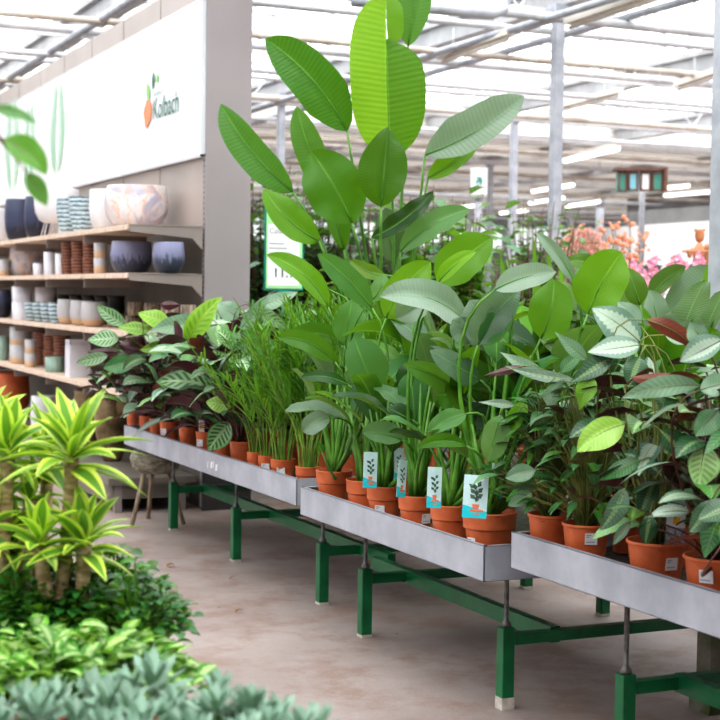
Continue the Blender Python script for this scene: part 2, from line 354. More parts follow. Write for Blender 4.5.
# ================================================================== SETTING
b = MB(); b.quad((-14, -5, 0), (64, 0, 0), (0, 60, 0)); struct(b, 'floor', 'floor')
GX = [.3+4*k for k in range(-2, 11)]; GY = [-2.2, 5.62, 13.25, 21, 28.9, 36.7, 44.6]
ZG = 4.48
b = MB()
for x in GX: b.box((x-.09, -4, ZG), (x+.09, 47, ZG+.2)); b.box((x-.16, -4, ZG+.2), (x+.16, 47, ZG+.26))
struct(b, 'roof_gutter_beams', 'beam')
b = MB()                                        # round pipes across the bays
y = -1.5
k = 0
while y < 46:
    b.tube([(-9, y, 4.22+.1*(k % 2)), (44, y, 4.22+.1*(k % 2))], .036 if k % 3 else .046, 8, mat='pipe' if k % 4 != 2 else 'rust'); y += 1.18; k += 1
struct(b, 'roof_cross_pipes', 'pipe')
b = MB()                                        # lattice trusses across the bays
y = -2.2
while y < 46:
    for z in (4.44, 4.92): b.box((-9, y-.025, z-.025), (44, y+.025, z+.025))
    x = -9
    while x < 40:
        b.tube([(x, y, 4.44), (x+.4, y, 4.92)], .013, 4, cap=False); b.tube([(x+.4, y, 4.92), (x+.8, y, 4.44)], .013, 4, cap=False); x += .8
    y += 3.9
struct(b, 'roof_trusses', 'bar')
b = MB(); g = MB()
for x in GX[:-1]:                               # gabled glass roof and its bars
    for k in range(44):
        y = -4+k*1.2
        if y > 24: break
        for sx, ex in ((x, x+2), (x+4, x+2)): b.tube([(sx, y, ZG+.25), (ex, y, ZG+1.05)], .016, 4, cap=False)
    b.box((x+1.97, -4, ZG+1.03), (x+2.03, 47, ZG+1.09))
    g.quad((x, -4, ZG+.27), (0, 51, 0), (2, 0, .8)); g.quad((x+2, -4, ZG+1.07), (0, 51, 0), (2, 0, -.8))
struct(b, 'roof_glazing_bars', 'bar')
m, t, o = nt('roof_glass')
tr = t.nodes.new('ShaderNodeBsdfTransparent'); tr.inputs[0].default_value = (.995, .997, 1, 1)
gl = t.nodes.new('ShaderNodeBsdfGlossy'); gl.inputs['Roughness'].default_value = .1; mx = t.nodes.new('ShaderNodeMixShader'); mx.inputs[0].default_value = .01
t.links.new(tr.outputs[0], mx.inputs[1]); t.links.new(gl.outputs[0], mx.inputs[2]); t.links.new(mx.outputs[0], o.inputs[0]); M['glass'] = m
struct(g, 'roof_glass', 'glass')
# closed shade screens beyond Y = 24
b = MB()
for i in range(18):
    y = 24.4+i*1.3
    b.box((-9, y+.10, 4.60-(i % 2)*.03), (44, y+1.2, 4.62-(i % 2)*.03))
struct(b, 'ceiling_shade_screen', 'screen')
b = MB(); b.tube([(-9, 24.3, 4.56), (44, 24.3, 4.56)], .17, 10); b.tube([(-9, 27.0, 4.5), (44, 27.0, 4.5)], .12, 10); struct(b, 'ceiling_screen_roll', 'screen_roll')
b = MB(); b.box((-14, -5.2, 0), (26, -5, 5.6)); struct(b, 'light_block_front', 'wall_grey')  # unseen opaque wall behind the camera, added to block frontal fill
b = MB(); b.box((-14.2, -5, 0), (-14, 46, 5.6)); struct(b, 'light_block_left', 'wall_grey')  # unseen opaque side wall, added to keep low light out
# diagonal heating pipe and gutter brackets seen over the tall plant
b = MB()
for dx, z, r_ in ((-.35, 4.28, .05), (-.62, 4.2, .04), (.32, 4.3, .04)):
    b.tube([(8.3+dx, 9, z), (8.3+dx, 24, z)], r_, 8)
b.tube([(4.3-.4, 5.5, 4.25), (4.3-.4, 24, 4.25)], .045, 8); q0 = at(430, 8, Z=4.1); q1 = at(492, 14, Z=4.1); q2 = at(503, 4, Z=4.25); b.tube([q0-(q1-q0)*1.2, q0, q1, q1.lerp(q2, .6)+V((.05, 0, 0)), q2, q2+V((.2, 0, .3))], .055, 10)
struct(b, 'roof_heating_pipes', 'post')
# steel posts
n = 0
for j, y in enumerate(GY):
    for x in GX:
        xx = x-.12
        if abs(x-4.3) < .01: xx = 4.2 if j == 3 else 4.36
        if abs(x-4.3) < .01 and j == 1: y = 5.565
        p = V((xx, y, 2)); d = depth(p)
        if d < 4: continue
        px = 360+F*(p-O).dot(rt)/d
        if not -30 < px < 780: continue
        b = MB(); w = (.06 if j == 1 else .05) if j < 5 else .08
        b.box((xx-w, y-w, 0), (xx+w, y+w, ZG)); b.box((xx-w*1.6, y-w*1.6, ZG-.14), (xx+w*1.6, y+w*1.6, ZG))
        b.box((xx-.11, y-.11, 0), (xx+.11, y+.11, .02))
        if j == 2 and abs(x-8.3) < .1: pass
        struct(b, 'post', 'post'); n += 1
# far walls
b = MB(); b.box((-12, 46, 0), (46, 46.2, 5)); struct(b, 'wall_back', 'wall_grey')
b = MB()
for i in range(16): b.box((25.9, 37.9-i*2.7, 2.48), (25.97, 37.9-i*2.7+2.66, 3.66))
struct(b, 'wall_back_panels', 'wall_white')
for i in range(9):
    b = MB(); x = 12.5+i*2.0
    b.box((x, 45.9, 3.2), (x+1.7, 45.98, 3.9), 'window'); b.box((x-.06, 45.86, 3.14), (x+1.76, 45.9, 3.2)); b.box((x-.06, 45.86, 3.9), (x+1.76, 45.9, 3.96)); b.box((x+.82, 45.86, 3.2), (x+.88, 45.9, 3.9))
    struct(b, 'window_%d' % (i+1), 'bar')
b = MB(); b.box((26, -5, 0), (26.2, 38, 5)); struct(b, 'wall_right', 'wall_grey')

# ---- shelving wall with the lit sign
WX = 3.278; WY0 = 9.80; WT = .315
b = MB(); b.box((WX+.012, WY0, 0), (WX+WT, 24, 3.68)); struct(b, 'wall_left', 'shelf_back')
b = MB()
b.box((WX, WY0-.012, 0), (WX+WT, WY0, 3.68))
b.box((WX-.012, WY0-.012, .02), (WX, WY0+.05, 3.68)); struct(b, 'wall_left_end_panel', 'end_panel')
b = MB()
for i in range(14):
    y0 = WY0+.055+i*1.02
    b.box((WX-.012, y0+.012, 3.50), (WX+.012, y0+1.010, 3.68)); b.box((WX-.006, y0+.010, 1.95), (WX+.012, y0+1.010, 2.42))
struct(b, 'wall_left_cladding', 'cladding')
for x in (0,):
    b = MB()
    for i in range(90): b.box((WX-.0135, WY0+.010, .3+i*.036), (WX-.011, WY0+.022, .3+i*.036+.018))
    struct(b, 'trim_1', 'black')
b = MB(); b.box((WX-.02, WY0-.03, 0), (WX+WT+.02, WY0-.012, .52)); struct(b, 'end_panel_shade', 'painted_shade')  # dark sheet paints the bench's shade on the lower wall end
lb = thing('illuminated_sign', 'long white sign panels with small green and orange logo on the shelving wall', 'sign', (WX, 12, 2.43))
names = 'sign_panel'
for i in range(7):
    b = MB(); y0 = WY0+.02+i*2.02 if i else WY0+.02
    b.box((WX-.04, y0+.014, 2.44), (WX-.01, y0+2.008, 3.48)); b.build('sign_panel', 'sign', lb)
b = MB(); b.box((WX-.044, WY0, 3.48), (WX-.008, 24, 3.497)); b.box((WX-.044, WY0, 2.423), (WX-.008, 24, 2.44)); b.box((WX-.044, WY0, 2.42), (WX-.008, WY0+.02, 3.5)); b.build('sign_frame', 'alu', lb)
# logo: text plus leaves, flat on the first panel
XS = WX-.048
def on_sign(x, y, e=0): p = at(x, y, X=XS-e); return p
def text_mesh(body, name, mat, parent, origin, xdir, ydir, size, squeeze=1, bold=0):
    cu = bpy.data.curves.new(name, 'FONT'); cu.body = body; cu.size = 1; cu.offset = bold
    ob = bpy.data.objects.new('t', cu); COL.objects.link(ob); bpy.context.view_layer.update()
    me = bpy.data.meshes.new_from_object(ob.evaluated_get(bpy.context.evaluated_depsgraph_get())); bpy.data.objects.remove(ob)
    mb = MB(); vs = [V(origin)+V(xdir)*(v.co.x*size*squeeze)+V(ydir)*(v.co.y*size) for v in me.vertices]
    mb.add(vs, [tuple(p.vertices) for p in me.polygons], smooth=False)
    return mb.build(name, mat, parent)
o0 = on_sign(152.5, 120); text_mesh('Kolbach', 'shop_name', 'logo_green', lb, o0, (0, -1, 0), (0, 0, 1), .225, .88, .002)
o0 = on_sign(152.5, 97); text_mesh('tuincentrum', 'sign_lettering', 'logo_green', lb, o0, (0, -1, 0), (0, 0, 1), .06, .9)
def sign_leaf(pts, mat, name='logo_leaf'):
    mb = MB(); a, c, w = pts
    A, C_ = on_sign(*a), on_sign(*c); mid = (A+C_)/2; ax = (C_-A); sd = V((0, ax.z, -ax.y)).normalized()*w
    n = 9; L = [A+ax*(i/n)+sd*math.sin(PI*(i/n))**.8 for i in range(n+1)]; Rr = [A+ax*(i/n)-sd*math.sin(PI*(i/n))**.8 for i in range(1, n)]
    mb.poly(L+Rr[::-1]); mb.build(name, mat, lb)
sign_leaf(((152.5, 90), (153.5, 71), .035), 'logo_green'); sign_leaf(((156, 82), (158.5, 75), .03), 'logo_lime'); sign_leaf(((149, 101), (147, 83), .045), 'logo_lime')
mb = MB()
for cx, cy, r_ in ((147.5, 107, .060), (145.5, 113, .055), (149, 115, .055), (146.5, 121, .055), (149.5, 108, .05)):
    c = on_sign(cx, cy, .0005*(cx % 3)); mb.poly([c+V((0, math.cos(2*PI*i/14)*r_, math.sin(2*PI*i/14)*r_)) for i in range(14)][::-1])
mb.build('logo_fruit', 'logo_orange', lb)
mb = MB()                                       # faint printed palm fronds on the farther panels
for (bx, by, tx, ty, sc) in ((56, 176, 58, 92, 1), (12, 195, 12, 110, 1.3), (28, 190, 30, 112, .9)):
    A, B = on_sign(bx, by), on_sign(tx, ty)
    for k in range(26):
        p = A.lerp(B, k/26); dl = .40*sc*(1-abs(k/26-.4))
        for sg in (-1, 1):
            q = p+V((0, -sg*dl, .16*sc)); nrm = V((0, .5, sg*1)).normalized()*.012
            mb.poly([p, p*.5+q*.5+nrm, q, p*.5+q*.5-nrm][::(1 if sg > 0 else -1)])
mb.build('printed_fronds', 'print_leaf', lb)

# shelves
SH = [1.95, 1.625, 1.227, .82]; SX = WX-.55
for k, z in enumerate(SH):
    un = thing('wall_shelf', ['topmost', 'second highest', 'third highest', 'lowest'][k]+' wooden shelf on the pottery shelving wall', 'shelf', (SX, 12, z), 'pottery wall shelves')
    for i in range(11):
        y0 = 9.80+i*1.27
        mb = MB(); mb.box((SX, y0+.008, z-.035), (WX-.05, y0+1.262, z)); mb.build('shelf_board', 'board', un)
        mb = MB()
        if i == 0:
            y1 = y0-.012
            mb.add([(SX+.01, y1, z-.005), (WX-.03, y1, z-.005), (WX-.03, y1, z-.16), (WX-.07, y1, z-.12), (WX-.10, y1, z-.085), (SX+.01, y1, z-.05)], [(0, 5, 4, 3, 2, 1)], smooth=False)
            mb.add([(SX+.01, y1+.01, z-.005), (WX-.03, y1+.01, z-.005), (WX-.03, y1+.01, z-.16), (WX-.07, y1+.01, z-.12), (WX-.10, y1+.01, z-.085), (SX+.01, y1+.01, z-.05)], [(0, 1, 2, 3, 4, 5)], smooth=False)
            mb.box((SX+.005, y1-.004, z-.008), (WX-.03, y1+.012, z-.002))
        else: mb.box((SX+.02, y0-.01, z-.10), (WX-.05, y0+.01, z-.036))
        mb.build('shelf_bracket', 'shelf_metal', un)
# base platform
pl = thing('display_platform', 'low taupe display platform at the foot of the shelving wall', 'platform', (2.9, 12, 0))
mb = MB(); mb.box((2.62, 9.84, .19), (WX-.04, 20, .235)); mb.build('platform_top', 'platform', pl)
mb = MB(); mb.box((2.66, 9.90, .05), (2.70, 20, .19)); mb.box((2.66, 9.88, .09), (3.2, 9.92, .19)); mb.build('kickboard', 'platform', pl)
for y in (9.87, 11.8, 14):
    mb = MB(); mb.box((2.67, y, 0), (2.72, y+.05, .2)); mb.build('platform_leg', 'shelf_metal', pl)
    mb = MB(); mb.box((3.12, y, 0), (3.17, y+.05, .2)); mb.build('platform_leg', 'shelf_metal', pl)

# ---- pots on the shelves
def prof_bowl(r, h, t=.92): return [(r*.55, 0), (r*.78, h*.08), (r*.95, h*.3), (r, h*.55), (r*t, h*.97), (r*t*.97, h), (r*t*.9, h*.97), (r*.85, h*.5), (.01, h*.2)]
def prof_cyl(r, h): return [(r*.9, 0), (r*.96, h*.05), (r, h), (r*.93, h), (r*.9, h*.3), (.01, h*.3)]
def prof_vase(r, h): return [(r*.45, 0), (r*.62, h*.08), (r*.95, h*.45), (r, h*.68), (r*.9, h*.86), (r*.86, h*.93), (r*.93, h), (r*.85, h), (r*.8, h*.8), (.01, h*.6)]
def pot(name, label, kind, mat, cx, w, z, h, Xc=None, group=None, cat='plant pot', zoff=0):
    Xf = SX+.03
    r_ = .1
    for _ in range(4):
        X_ = Xc if Xc else Xf+r_; p = at(cx, 300, X=X_); r_ = w*.5*depth(p)/F
    c = V((p.x, p.y, z+.001+zoff)); hh = h*depth(p)/F
    mb = MB(); rg = random.Random(int(cx*7+w))
    if kind == 'bowl': mb.lathe(prof_bowl(r_, hh), c, 32)
    elif kind == 'rib': mb.lathe(prof_bowl(r_, hh, .98), c, 96, rib=.02, ribn=32)
    elif kind == 'cyl': mb.lathe(prof_cyl(r_, hh), c, 28)
    elif kind == 'cube':
        mb.frame(c-V((r_*.8, r_*.8, 0)), (r_*1.6, 0, 0), (0, r_*1.6, 0), (0, 0, hh*.9))
        for e in ((-.8, -.8, 1.6, .1), (-.8, .7, 1.6, .1), (-.8, -.8, .1, 1.6), (.7, -.8, .1, 1.6)): mb.frame(c+V((r_*e[0], r_*e[1], hh*.88)), (r_*e[2], 0, 0), (0, r_*e[3], 0), (0, 0, hh*.12))
    elif kind == 'vase': mb.lathe(prof_vase(r_, hh), c, 32)
    elif kind == 'scale':
        nr = max(4, int(hh/.028)); pr = [(r_*.6, 0)]
        for i in range(nr):
            f0 = .62+.38*math.sin(PI/2*min(1, (i+.5)/nr*1.3)); pr += [(r_*f0*.93, hh*i/nr+.002), (r_*f0*1.0, hh*(i+.75)/nr), (r_*f0*1.02, hh*(i+.97)/nr)]
        pr += [(r_*.85, hh*.9), (.01, hh*.5)]; mb.lathe(pr, c, 48, rib=.025, ribn=16)
    elif kind == 'weave':
        pr = [(r_*.85, 0)]
        for i in range(8): pr += [(r_*(.86+.12*i/8), hh*(i+.1)/8), (r_*(.92+.12*i/8), hh*(i+.5)/8)]
        pr += [(r_*1.0, hh), (r_*.88, hh*.95), (.01, hh*.5)]; mb.lathe(pr, c, 36, rib=.015, ribn=18, jit=.012, rng=rg)
    elif kind == 'log':
        mb.lathe(prof_cyl(r_, hh), c, 20, jit=.05, rng=rg)
    o = mb.build(name, mat, origin=c); return tag(o, label, cat, group)
S0, S1, S2, S3 = SH; S4 = .236
# topmost shelf
pot('marbled_planter', 'large marbled white and violet bowl planter at the near end of the top shelf', 'bowl', 'marble', 136, 64, S0, 42)
pot('white_planter', 'smooth off-white bowl planter partly behind the large marbled planter on top shelf', 'rib', 'ribwhite', 105, 32, S0, 40)
pot('scaled_planter', 'blue-grey scale-textured pot on the top shelf, left of the marbled planter', 'scale', 'shell', 82, 27, S0, 36)
pot('scaled_planter', 'blue-grey scale-textured pot on the top shelf beside white pot on wire legs', 'scale', 'shell', 68, 24, S0, 36)
def legpot(cx, w, zz, label):
    X_ = SX+.2; p = at(cx, 300, X=X_); r_ = w*.5*depth(p)/F; c = V((p.x, p.y, S0+.001)); t_ = thing('ribbed_planter', label, 'plant pot', c)
    mb = MB(); mb.lathe(prof_bowl(r_, .29, 1), c+V((0, 0, .12)), 72, rib=.02, ribn=24); mb.build('bowl', 'ribwhite', t_)
    for a in range(6):
        d = rdir(a*PI/3+.5, 0); mb = MB(); mb.tube([c+d*r_*.55+V((0, 0, .13)), c+d*r_*.75], .005, 5); mb.build('leg', 'ribwhite', t_)
legpot(56, 43, 0, 'white ribbed bowl planter standing on thin wire legs on the top shelf')
pot('blue_planter', 'dark slate-blue glazed pot on the top shelf, right one of two behind wire-leg planter', 'bowl', 'blueglaze2', 37, 26, S0, 42)
pot('blue_planter', 'dark slate-blue glazed pot on the top shelf, left one of the pair', 'bowl', 'blueglaze2', 17, 25, S0, 42)
pot('white_planter', 'plain white planter cut by the left edge of the photo on top shelf', 'bowl', 'potwhite', -6, 22, S0, 36)
# second shelf
pot('glazed_pot', 'violet over black reactive glaze pot, larger left one at near end of second shelf', 'bowl', 'blueglaze', 131, 42, S1, 32)
pot('glazed_pot', 'violet over black reactive glaze pot, smaller right one against the end bracket', 'bowl', 'blueglaze', 168, 33, S1, 31, Xc=SX+.30)
for i, zo in enumerate((0, .11)):
    pot('banded_pot', ['grey pot with tan base, lower of the near stack on second shelf', 'grey pot with tan base, turned over on the near stack on second shelf'][i], 'cyl', 'tanband', 100, 13, S1, 15.5, zoff=zo, group='banded pots')
k = 0
for cx, w in ((89, 13), (78, 14), (67, 12)):
    for j in range(2):
        pot('woven_pot', '%s brown woven pot in the %s stack on the second shelf' % (('lower', 'upper')[j], ('right-hand', 'middle', 'left-hand')[k]), 'weave', 'woven', cx, w, S1, 16.5, zoff=j*.125, group='brown woven pots')
    k += 1
pot('white_pot', 'plain white cylinder pot nearest the woven stacks on second shelf', 'cyl', 'potwhite', 59.5, 9, S1, 21)
pot('white_pot', 'tallest plain white cylinder pot on the second shelf', 'cyl', 'potwhite', 49.5, 12, S1, 23)
pot('white_pot', 'shortest plain white cylinder pot on the second shelf', 'cyl', 'potwhite', 38, 10, S1, 12)
pot('marbled_planter', 'marbled white bowl planter behind the white cylinders on second shelf', 'bowl', 'marble', 28, 38, S1, 30, Xc=SX+.32)
pot('banded_pot', 'grey and tan pot at the left edge of second shelf', 'cyl', 'tanband', 4, 12, S1, 17)
# third shelf
for i, (cx, w) in enumerate(((94, 26), (82, 24), (68, 22))):
    pot('grey_tan_bowl', '%s grey bowl with tan base on the third shelf' % ('nearest', 'middle', 'farthest')[i], 'bowl', 'tanband', cx, w, S2, 25)
for i in range(4):
    pot('scaled_bowl', 'blue-grey scaled bowl on the third shelf, %s of four' % ('first from right', 'second from right', 'third from right', 'leftmost')[i], 'scale', 'shell', 56-i*8, 15, S2, 19+(i == 0)*2, group='scaled bowls on third shelf')
for i, (cx, w) in enumerate(((46, 22), (22, 20))):
    for j in range(2):
        pot('white_pot', '%s white pot of the %s stack on the third shelf' % (('lower', 'upper')[j], ('right', 'left')[i]), 'cyl', 'potwhite', cx, w, S2, 17, zoff=j*.145, Xc=SX+(.30 if i == 0 else .12))
pot('blue_planter', 'dark blue glazed pot at the left edge of third shelf', 'bowl', 'blueglaze2', 3, 18, S2, 28)
lx = [(117, 20), (134, 18), (151, 18), (168, 18), (186, 16)]
for i, (cx, w) in enumerate(lx):
    for j in range(2):
        if j and i < 1: continue
        pot('log_planter', '%s split-log planter, number %s from the left in the wooden stack on third shelf' % (('lower', 'upper')[j], ('one', 'two', 'three', 'four', 'five')[i]), 'log', 'log', cx+j*2, w, S2, 14, zoff=j*.095, Xc=SX+.25+.02*i, group='log planters')
for i in range(5):
    p = at(64+i*13, 300, X=SX+.42); c = V((p.x, p.y, S2+.001)); mb = MB(); mb.lathe([(.05, 0), (.07, .12), (.06, .2), (.075, .235), (.01, .2)], c, 14, rib=.06, ribn=7)
    tag(mb.build('black_vase', 'black', origin=c), 'small black fluted vase in the back row of third shelf', 'vase', 'black vases at the back of third shelf')
# fourth shelf
for i, (cx, w) in enumerate(((21, 22), (31, 12))):
    for j in range(2):
        pot('banded_pot', '%s grey and tan pot in the %s stack on lowest shelf' % (('lower', 'upper')[j], ('wide', 'narrow')[i]), 'cyl', 'tanband', cx, w, S3, 19-5*i, zoff=j*(.165-.045*i))
for i, cx in enumerate((62, 52, 42)):
    for j in range(2):
        pot('woven_pot', '%s brown woven pot, %s stack on the lowest shelf' % (('lower', 'upper')[j], ('right', 'middle', 'left')[i]), 'weave', 'woven', cx, 17, S3, 18, zoff=j*.145, Xc=SX+.2+.02*i)
pot('sage_pot', 'low sage green striped pot in front of woven stacks on lowest shelf', 'cyl', 'sage', 55, 19, S3, 15)
pot('sage_pot', 'sage green pot at left edge of the lowest shelf', 'cyl', 'sage', 2, 14, S3, 24)
pot('square_white_planter', 'large square white planter on the lowest shelf beside calathea leaves', 'cube', 'potwhite', 78, 26, S3, 37)
for i in range(4):
    p = at(100+i*7, 300, X=SX+.12); c = V((p.x, p.y, S3+.001)); mb = MB(); r_ = .05
    for a in range(6): d = rdir(a*PI/3, 0)*r_; mb.tube([c+d, c+d*.8+V((0, 0, .25))], .006, 4)
    mb.lathe([(r_, .0), (r_, .012)], c, 14, cap=False); mb.lathe([(r_*.8, .24), (r_*.8, .252)], c, 14, cap=False)
    tag(mb.build('wire_lantern', 'black', origin=c), 'small black wire lantern on the lowest shelf near the end', 'lantern', 'wire lanterns on the lowest shelf')
pot('terracotta_bowl', 'reddish brown bowl at the left under the lowest shelf', 'bowl', 'terracotta', 10, 40, S4, 46)
pot('white_pot', 'pale grey pot under the lowest shelf behind the dracaena', 'bowl', 'potwhite', 45, 28, S4, 40)
# jars on the platform
def jar(cx, w, h, X_, label, mat='bronze', kind='vase'):
    pot('bronze_jar', label, kind, mat, cx, w, .236, h, Xc=X_)
jar(113, 37, 70, 2.93, 'tall bronze glazed jar standing on the low platform')
jar(88, 30, 60, 2.95, 'second bronze jar on the platform, half hidden by the dracaena')
# basket on wooden legs
p = at(147, 466, X=2.78); c = V((2.80, 9.36, 0)); st = thing('basket_stand', 'weathered round basket on three splayed wooden legs below the left tray', 'planter', c)
mb = MB(); mb.lathe([(.10, 0), (.145, .03), (.165, .09), (.15, .14), (.14, .14), (.12, .05), (.01, .04)], c+V((0, 0, .33)), 32, jit=.02, rng=random.Random(3)); mb.build('basket', 'basket', st)
for a in (3.6, 5.6, 1.5):
    d = rdir(a, 0); mb = MB(); mb.tube([c+d*.09+V((0, 0, .35)), c+d*.2+V((0, 0, .0))], [.017, .014], 8); mb.build('leg', 'legwood', st)
# ================================================================== BENCHES
def bench(label, x0, x1, y0, y1, zt, legs, lx, rail):
    t_ = thing('plant_bench', label, 'bench', (x0, (y0+y1)/2, 0), 'grey tray benches')
    mb = MB(); h = .123; w = .006
    mb.box((x0, y0, zt-h), (x0+w, y1, zt)); mb.box((x1-w, y0, zt-h), (x1, y1, zt)); mb.box((x0, y0, zt-h), (x1, y0+w, zt)); mb.box((x0, y1-w, zt-h), (x1, y1, zt))
    mb.box((x0-.0, y0, zt-.004), (x0+.02, y1, zt)); mb.box((x0, y0, zt-h), (x1, y1, zt-h+.004))
    for yy in (y0, y1-.02): mb.box((x0, yy, zt-.004), (x1, yy+.02, zt))
    mb.box((x0+w, y0+w, zt-.085), (x1-w, y1-w, zt-.072), 'galv_dark')
    o = mb.build('tray', 'galv', t_); bv = o.modifiers.new('b', 'BEVEL'); bv.width = .0015
    X2 = x1-.18
    for y in legs:
        for xx in (lx, X2):
            mb = MB(); mb.box((xx-.025, y-.025, .01), (xx+.025, y+.025, .30)); o = mb.build('leg', 'green', t_); bv = o.modifiers.new('b', 'BEVEL'); bv.width = .003
            mf = MB(); mf.box((xx-.0258, y-.0258, 0), (xx+.0258, y+.0258, .045 if (y == 4.70 and xx == lx) else .012)); mb.v; mf.build('leg_foot', 'foot', o)
            mf = MB(); mf.lathe([(.019, .30), (.018, .315), (.009, .325), (.009, zt-h-.012), (.03, zt-h-.012), (.03, zt-h)], (xx, y, 0), 12); mf.build('height_spindle', 'galv_dark', o)
        mb = MB(); mb.box((lx+.025, y-.02, .235), (X2-.025, y+.02, .275)); mb.build('cross_rail', 'green', t_)
        mb = MB(); mb.box((lx-.06, y-.02, zt-h-.028), (X2+.06, y+.02, zt-h-.014)); mb.build('tray_support', 'galv_dark', t_)
    for xx in (lx+.21, X2-.21):
        mb = MB(); mb.box((xx-.02, rail[0], .225), (xx+.02, rail[1], .285)); mb.build('long_rail', 'green', t_)
    return t_
bench('left and farthest bench with a grey metal tray on green legs', 2.57, 4.15, 6.352, 9.29, .65, (9.044, 7.875, 6.634), 2.825, (6.30, 9.06))
_b = [o for o in bpy.data.objects if o.name == 'plant_bench'][0]; mb = MB()
for dy, w_, z0_ in ((0, .012, .56), (.05, .03, .565), (.09, .012, .57), (.13, .03, .56)): mb.frame((2.5685, 7.62-dy, z0_), (0, -w_, .004), (0, -.006, .035), (-.0008, 0, 0))
mb.build('chalk_mark', 'white', _b)
bench('middle bench with a grey metal tray on green legs holding strelitzias', 2.487, 4.15, 4.44, 6.10, .65, (5.93, 4.70), 2.73, (4.70, 6.28))
bench('nearest bench at the right with a raised grey metal tray on green legs', 2.545, 4.15, 1.7, 4.36, .71, (3.97, 2.7), 2.75, (1.7, 3.97))
t_ = thing('mossy_block', 'mossy concrete block on the floor below the right bench', 'block', (3.37, 4.4, 0))
c = (3.385, 4.36, 0); mb = MB(); mb.box(c, (3.465, 4.44, .285)); o = mb.build('block', 'moss', t_)
mb = MB(); mb.box((3.37, 4.34, 0), (3.48, 4.46, .04)); mb.build('block_foot', 'moss', t_)

# ================================================================== POTTED PLANTS
def nursery_pot(p, r_, h, root, collar):
    mb = MB()
    if collar: pr = [(r_*.74, 0), (r_*.75, .002), (r_*.885, h*.60), (r_*.89, h*.625), (r_*.895, h*.63), (r_*.965, h*.635), (r_*.97, h*.65), (r_*.995, h*.955), (r_*1.01, h*.965), (r_*1.01, h*.995), (r_*1.0, h), (r_*.95, h), (r_*.945, h*.99), (r_*.9, h*.8)]
    else: pr = [(r_*.76, 0), (r_*.765, .002), (r_*.945, h*.92), (r_*.95, h*.93), (r_*1.0, h*.935), (r_*1.005, h*.95), (r_*1.005, h*.99), (r_*.995, h), (r_*.945, h), (r_*.94, h*.99), (r_*.9, h*.8)]
    mb.lathe(pr, p, 28); o = mb.build('pot', 'terracotta', root)
    ms = MB(); ms.lathe([(r_*.94, h*.86), (r_*.7, h*.9), (r_*.3, h*.91), (.005, h*.92)], p, 18, jit=.03, rng=R, cap=False); ms.build('soil', 'soil', root)
    return o
def camdir(p): d = (O-V(p)); return d.normalized()
def sticker(p, r_, h, pot_o, ang, z=.45):
    d = rdir(ang, 0); s_ = V((-d.y, d.x, 0)); rr = r_*(.76+.19*z/.93)+.0022; c = V(p)+d*rr+V((0, 0, h*z)); mb = MB()
    w, hh = .040, .038; tilt = V((0, 0, 1))+d*(.19*r_/(h*.93)); tilt.normalize()
    mb.frame(c-s_*w/2, s_*w, tilt*hh, d*.001, 'white')
    for k, (a, l_) in enumerate(((.78, .4), (.62, .25), (.2, .7))): mb.quad(c-s_*w*.4+tilt*hh*a+d*.0016, s_*w*l_, tilt*hh*.07, 'dot')
    mb.build('price_sticker', 'white', pot_o)
def plant_card(p, root, off, w, h, tilt=(0, 0), kind='blue', zoff=0):
    """care card standing in the pot, facing the aisle"""
    P = V(p)+V(off); f = camdir(P); f.z = 0; f.normalize(); f = V((f.x*math.cos(tilt[1])-f.y*math.sin(tilt[1]), f.x*math.sin(tilt[1])+f.y*math.cos(tilt[1]), 0))
    s_ = V((-f.y, f.x, 0)); upv = (V((0, 0, 1))+s_*tilt[0]+f*-.06).normalized(); s_ = upv.cross(f).normalized()
    c = P-s_*w/2; mb = MB()
    if kind == 'blue':
        mb.frame(c, s_*w, upv*h, f*.0012, 'tag_blue'); e = f*.0018
        mb.add([c+e, c+e+s_*w, c+e+s_*w+upv*h*.16, c+e+s_*w*.45+upv*h*.24, c+e+upv*h*.30], [(0, 1, 2, 3, 4)], mat='tag_cyan', smooth=False)
        e = f*.0024; q = c+e+s_*w*.42+upv*h*.24
        mb.add([q-upv*h*.02, q+s_*w*.22-upv*h*.02, q+s_*w*.27+upv*h*.08, q-s_*w*.05+upv*h*.08], [(0, 1, 2, 3)], mat='tag_orange', smooth=False)
        mb.quad(c+e+s_*w*.3+upv*h*.15, s_*w*.55, upv*h*.045, 'tag_orange'); mb.quad(c+e+s_*w*.42+upv*h*.09, s_*w*.3, upv*h*.03, 'tag_orange')
        q = q+s_*w*.11+upv*h*.08
        for k, (dx, dz, a) in enumerate(((0, .05, 1.4), (-.1, .12, 2.4), (.12, .14, .7), (-.12, .24, 2.3), (.14, .27, .8), (-.05, .33, 1.9), (.1, .40, 1.1), (-.16, .38, 2.6), (0, .18, 1.5))):
            b0 = q+s_*w*dx*.4+upv*h*dz; dr = (s_*math.cos(a)*w*1.0+upv*math.sin(a)*w*1.0)*.30; nn = (s_*-math.sin(a)+upv*math.cos(a))*w*.10
            mb.add([b0, b0+dr*.4-nn, b0+dr, b0+dr*.5+nn], [(0, 1, 2, 3)], mat='tag_leaf', smooth=False)
    elif kind == 'yellow':
        mb.frame(c, s_*w, upv*h, f*.0012, 'white'); e = f*.002; mb.quad(c+e+s_*w*.15+upv*h*.3, s_*w*.7, upv*h*.3, 'tag_yellow'); mb.quad(c+e+s_*w*.1+upv*h*.72, s_*w*.8, upv*h*.12, 'dot')
    else:
        mb.frame(c, s_*w, upv*h, f*.0012, 'white'); e = f*.002; mb.quad(c+e, s_*w, upv*h*.42, 'mosaic'); mb.quad(c+e+s_*w*.35+upv*h*.5, s_*w*.35, upv*h*.16, 'tag_yellow')
    o = mb.build('care_card', 'white', root)
    if kind == 'grey':
        text_mesh('Calathea', 'card_lettering', 'dot', o, c+f*.0025+s_*w*.08+upv*h*.76, s_, upv, w*.21)

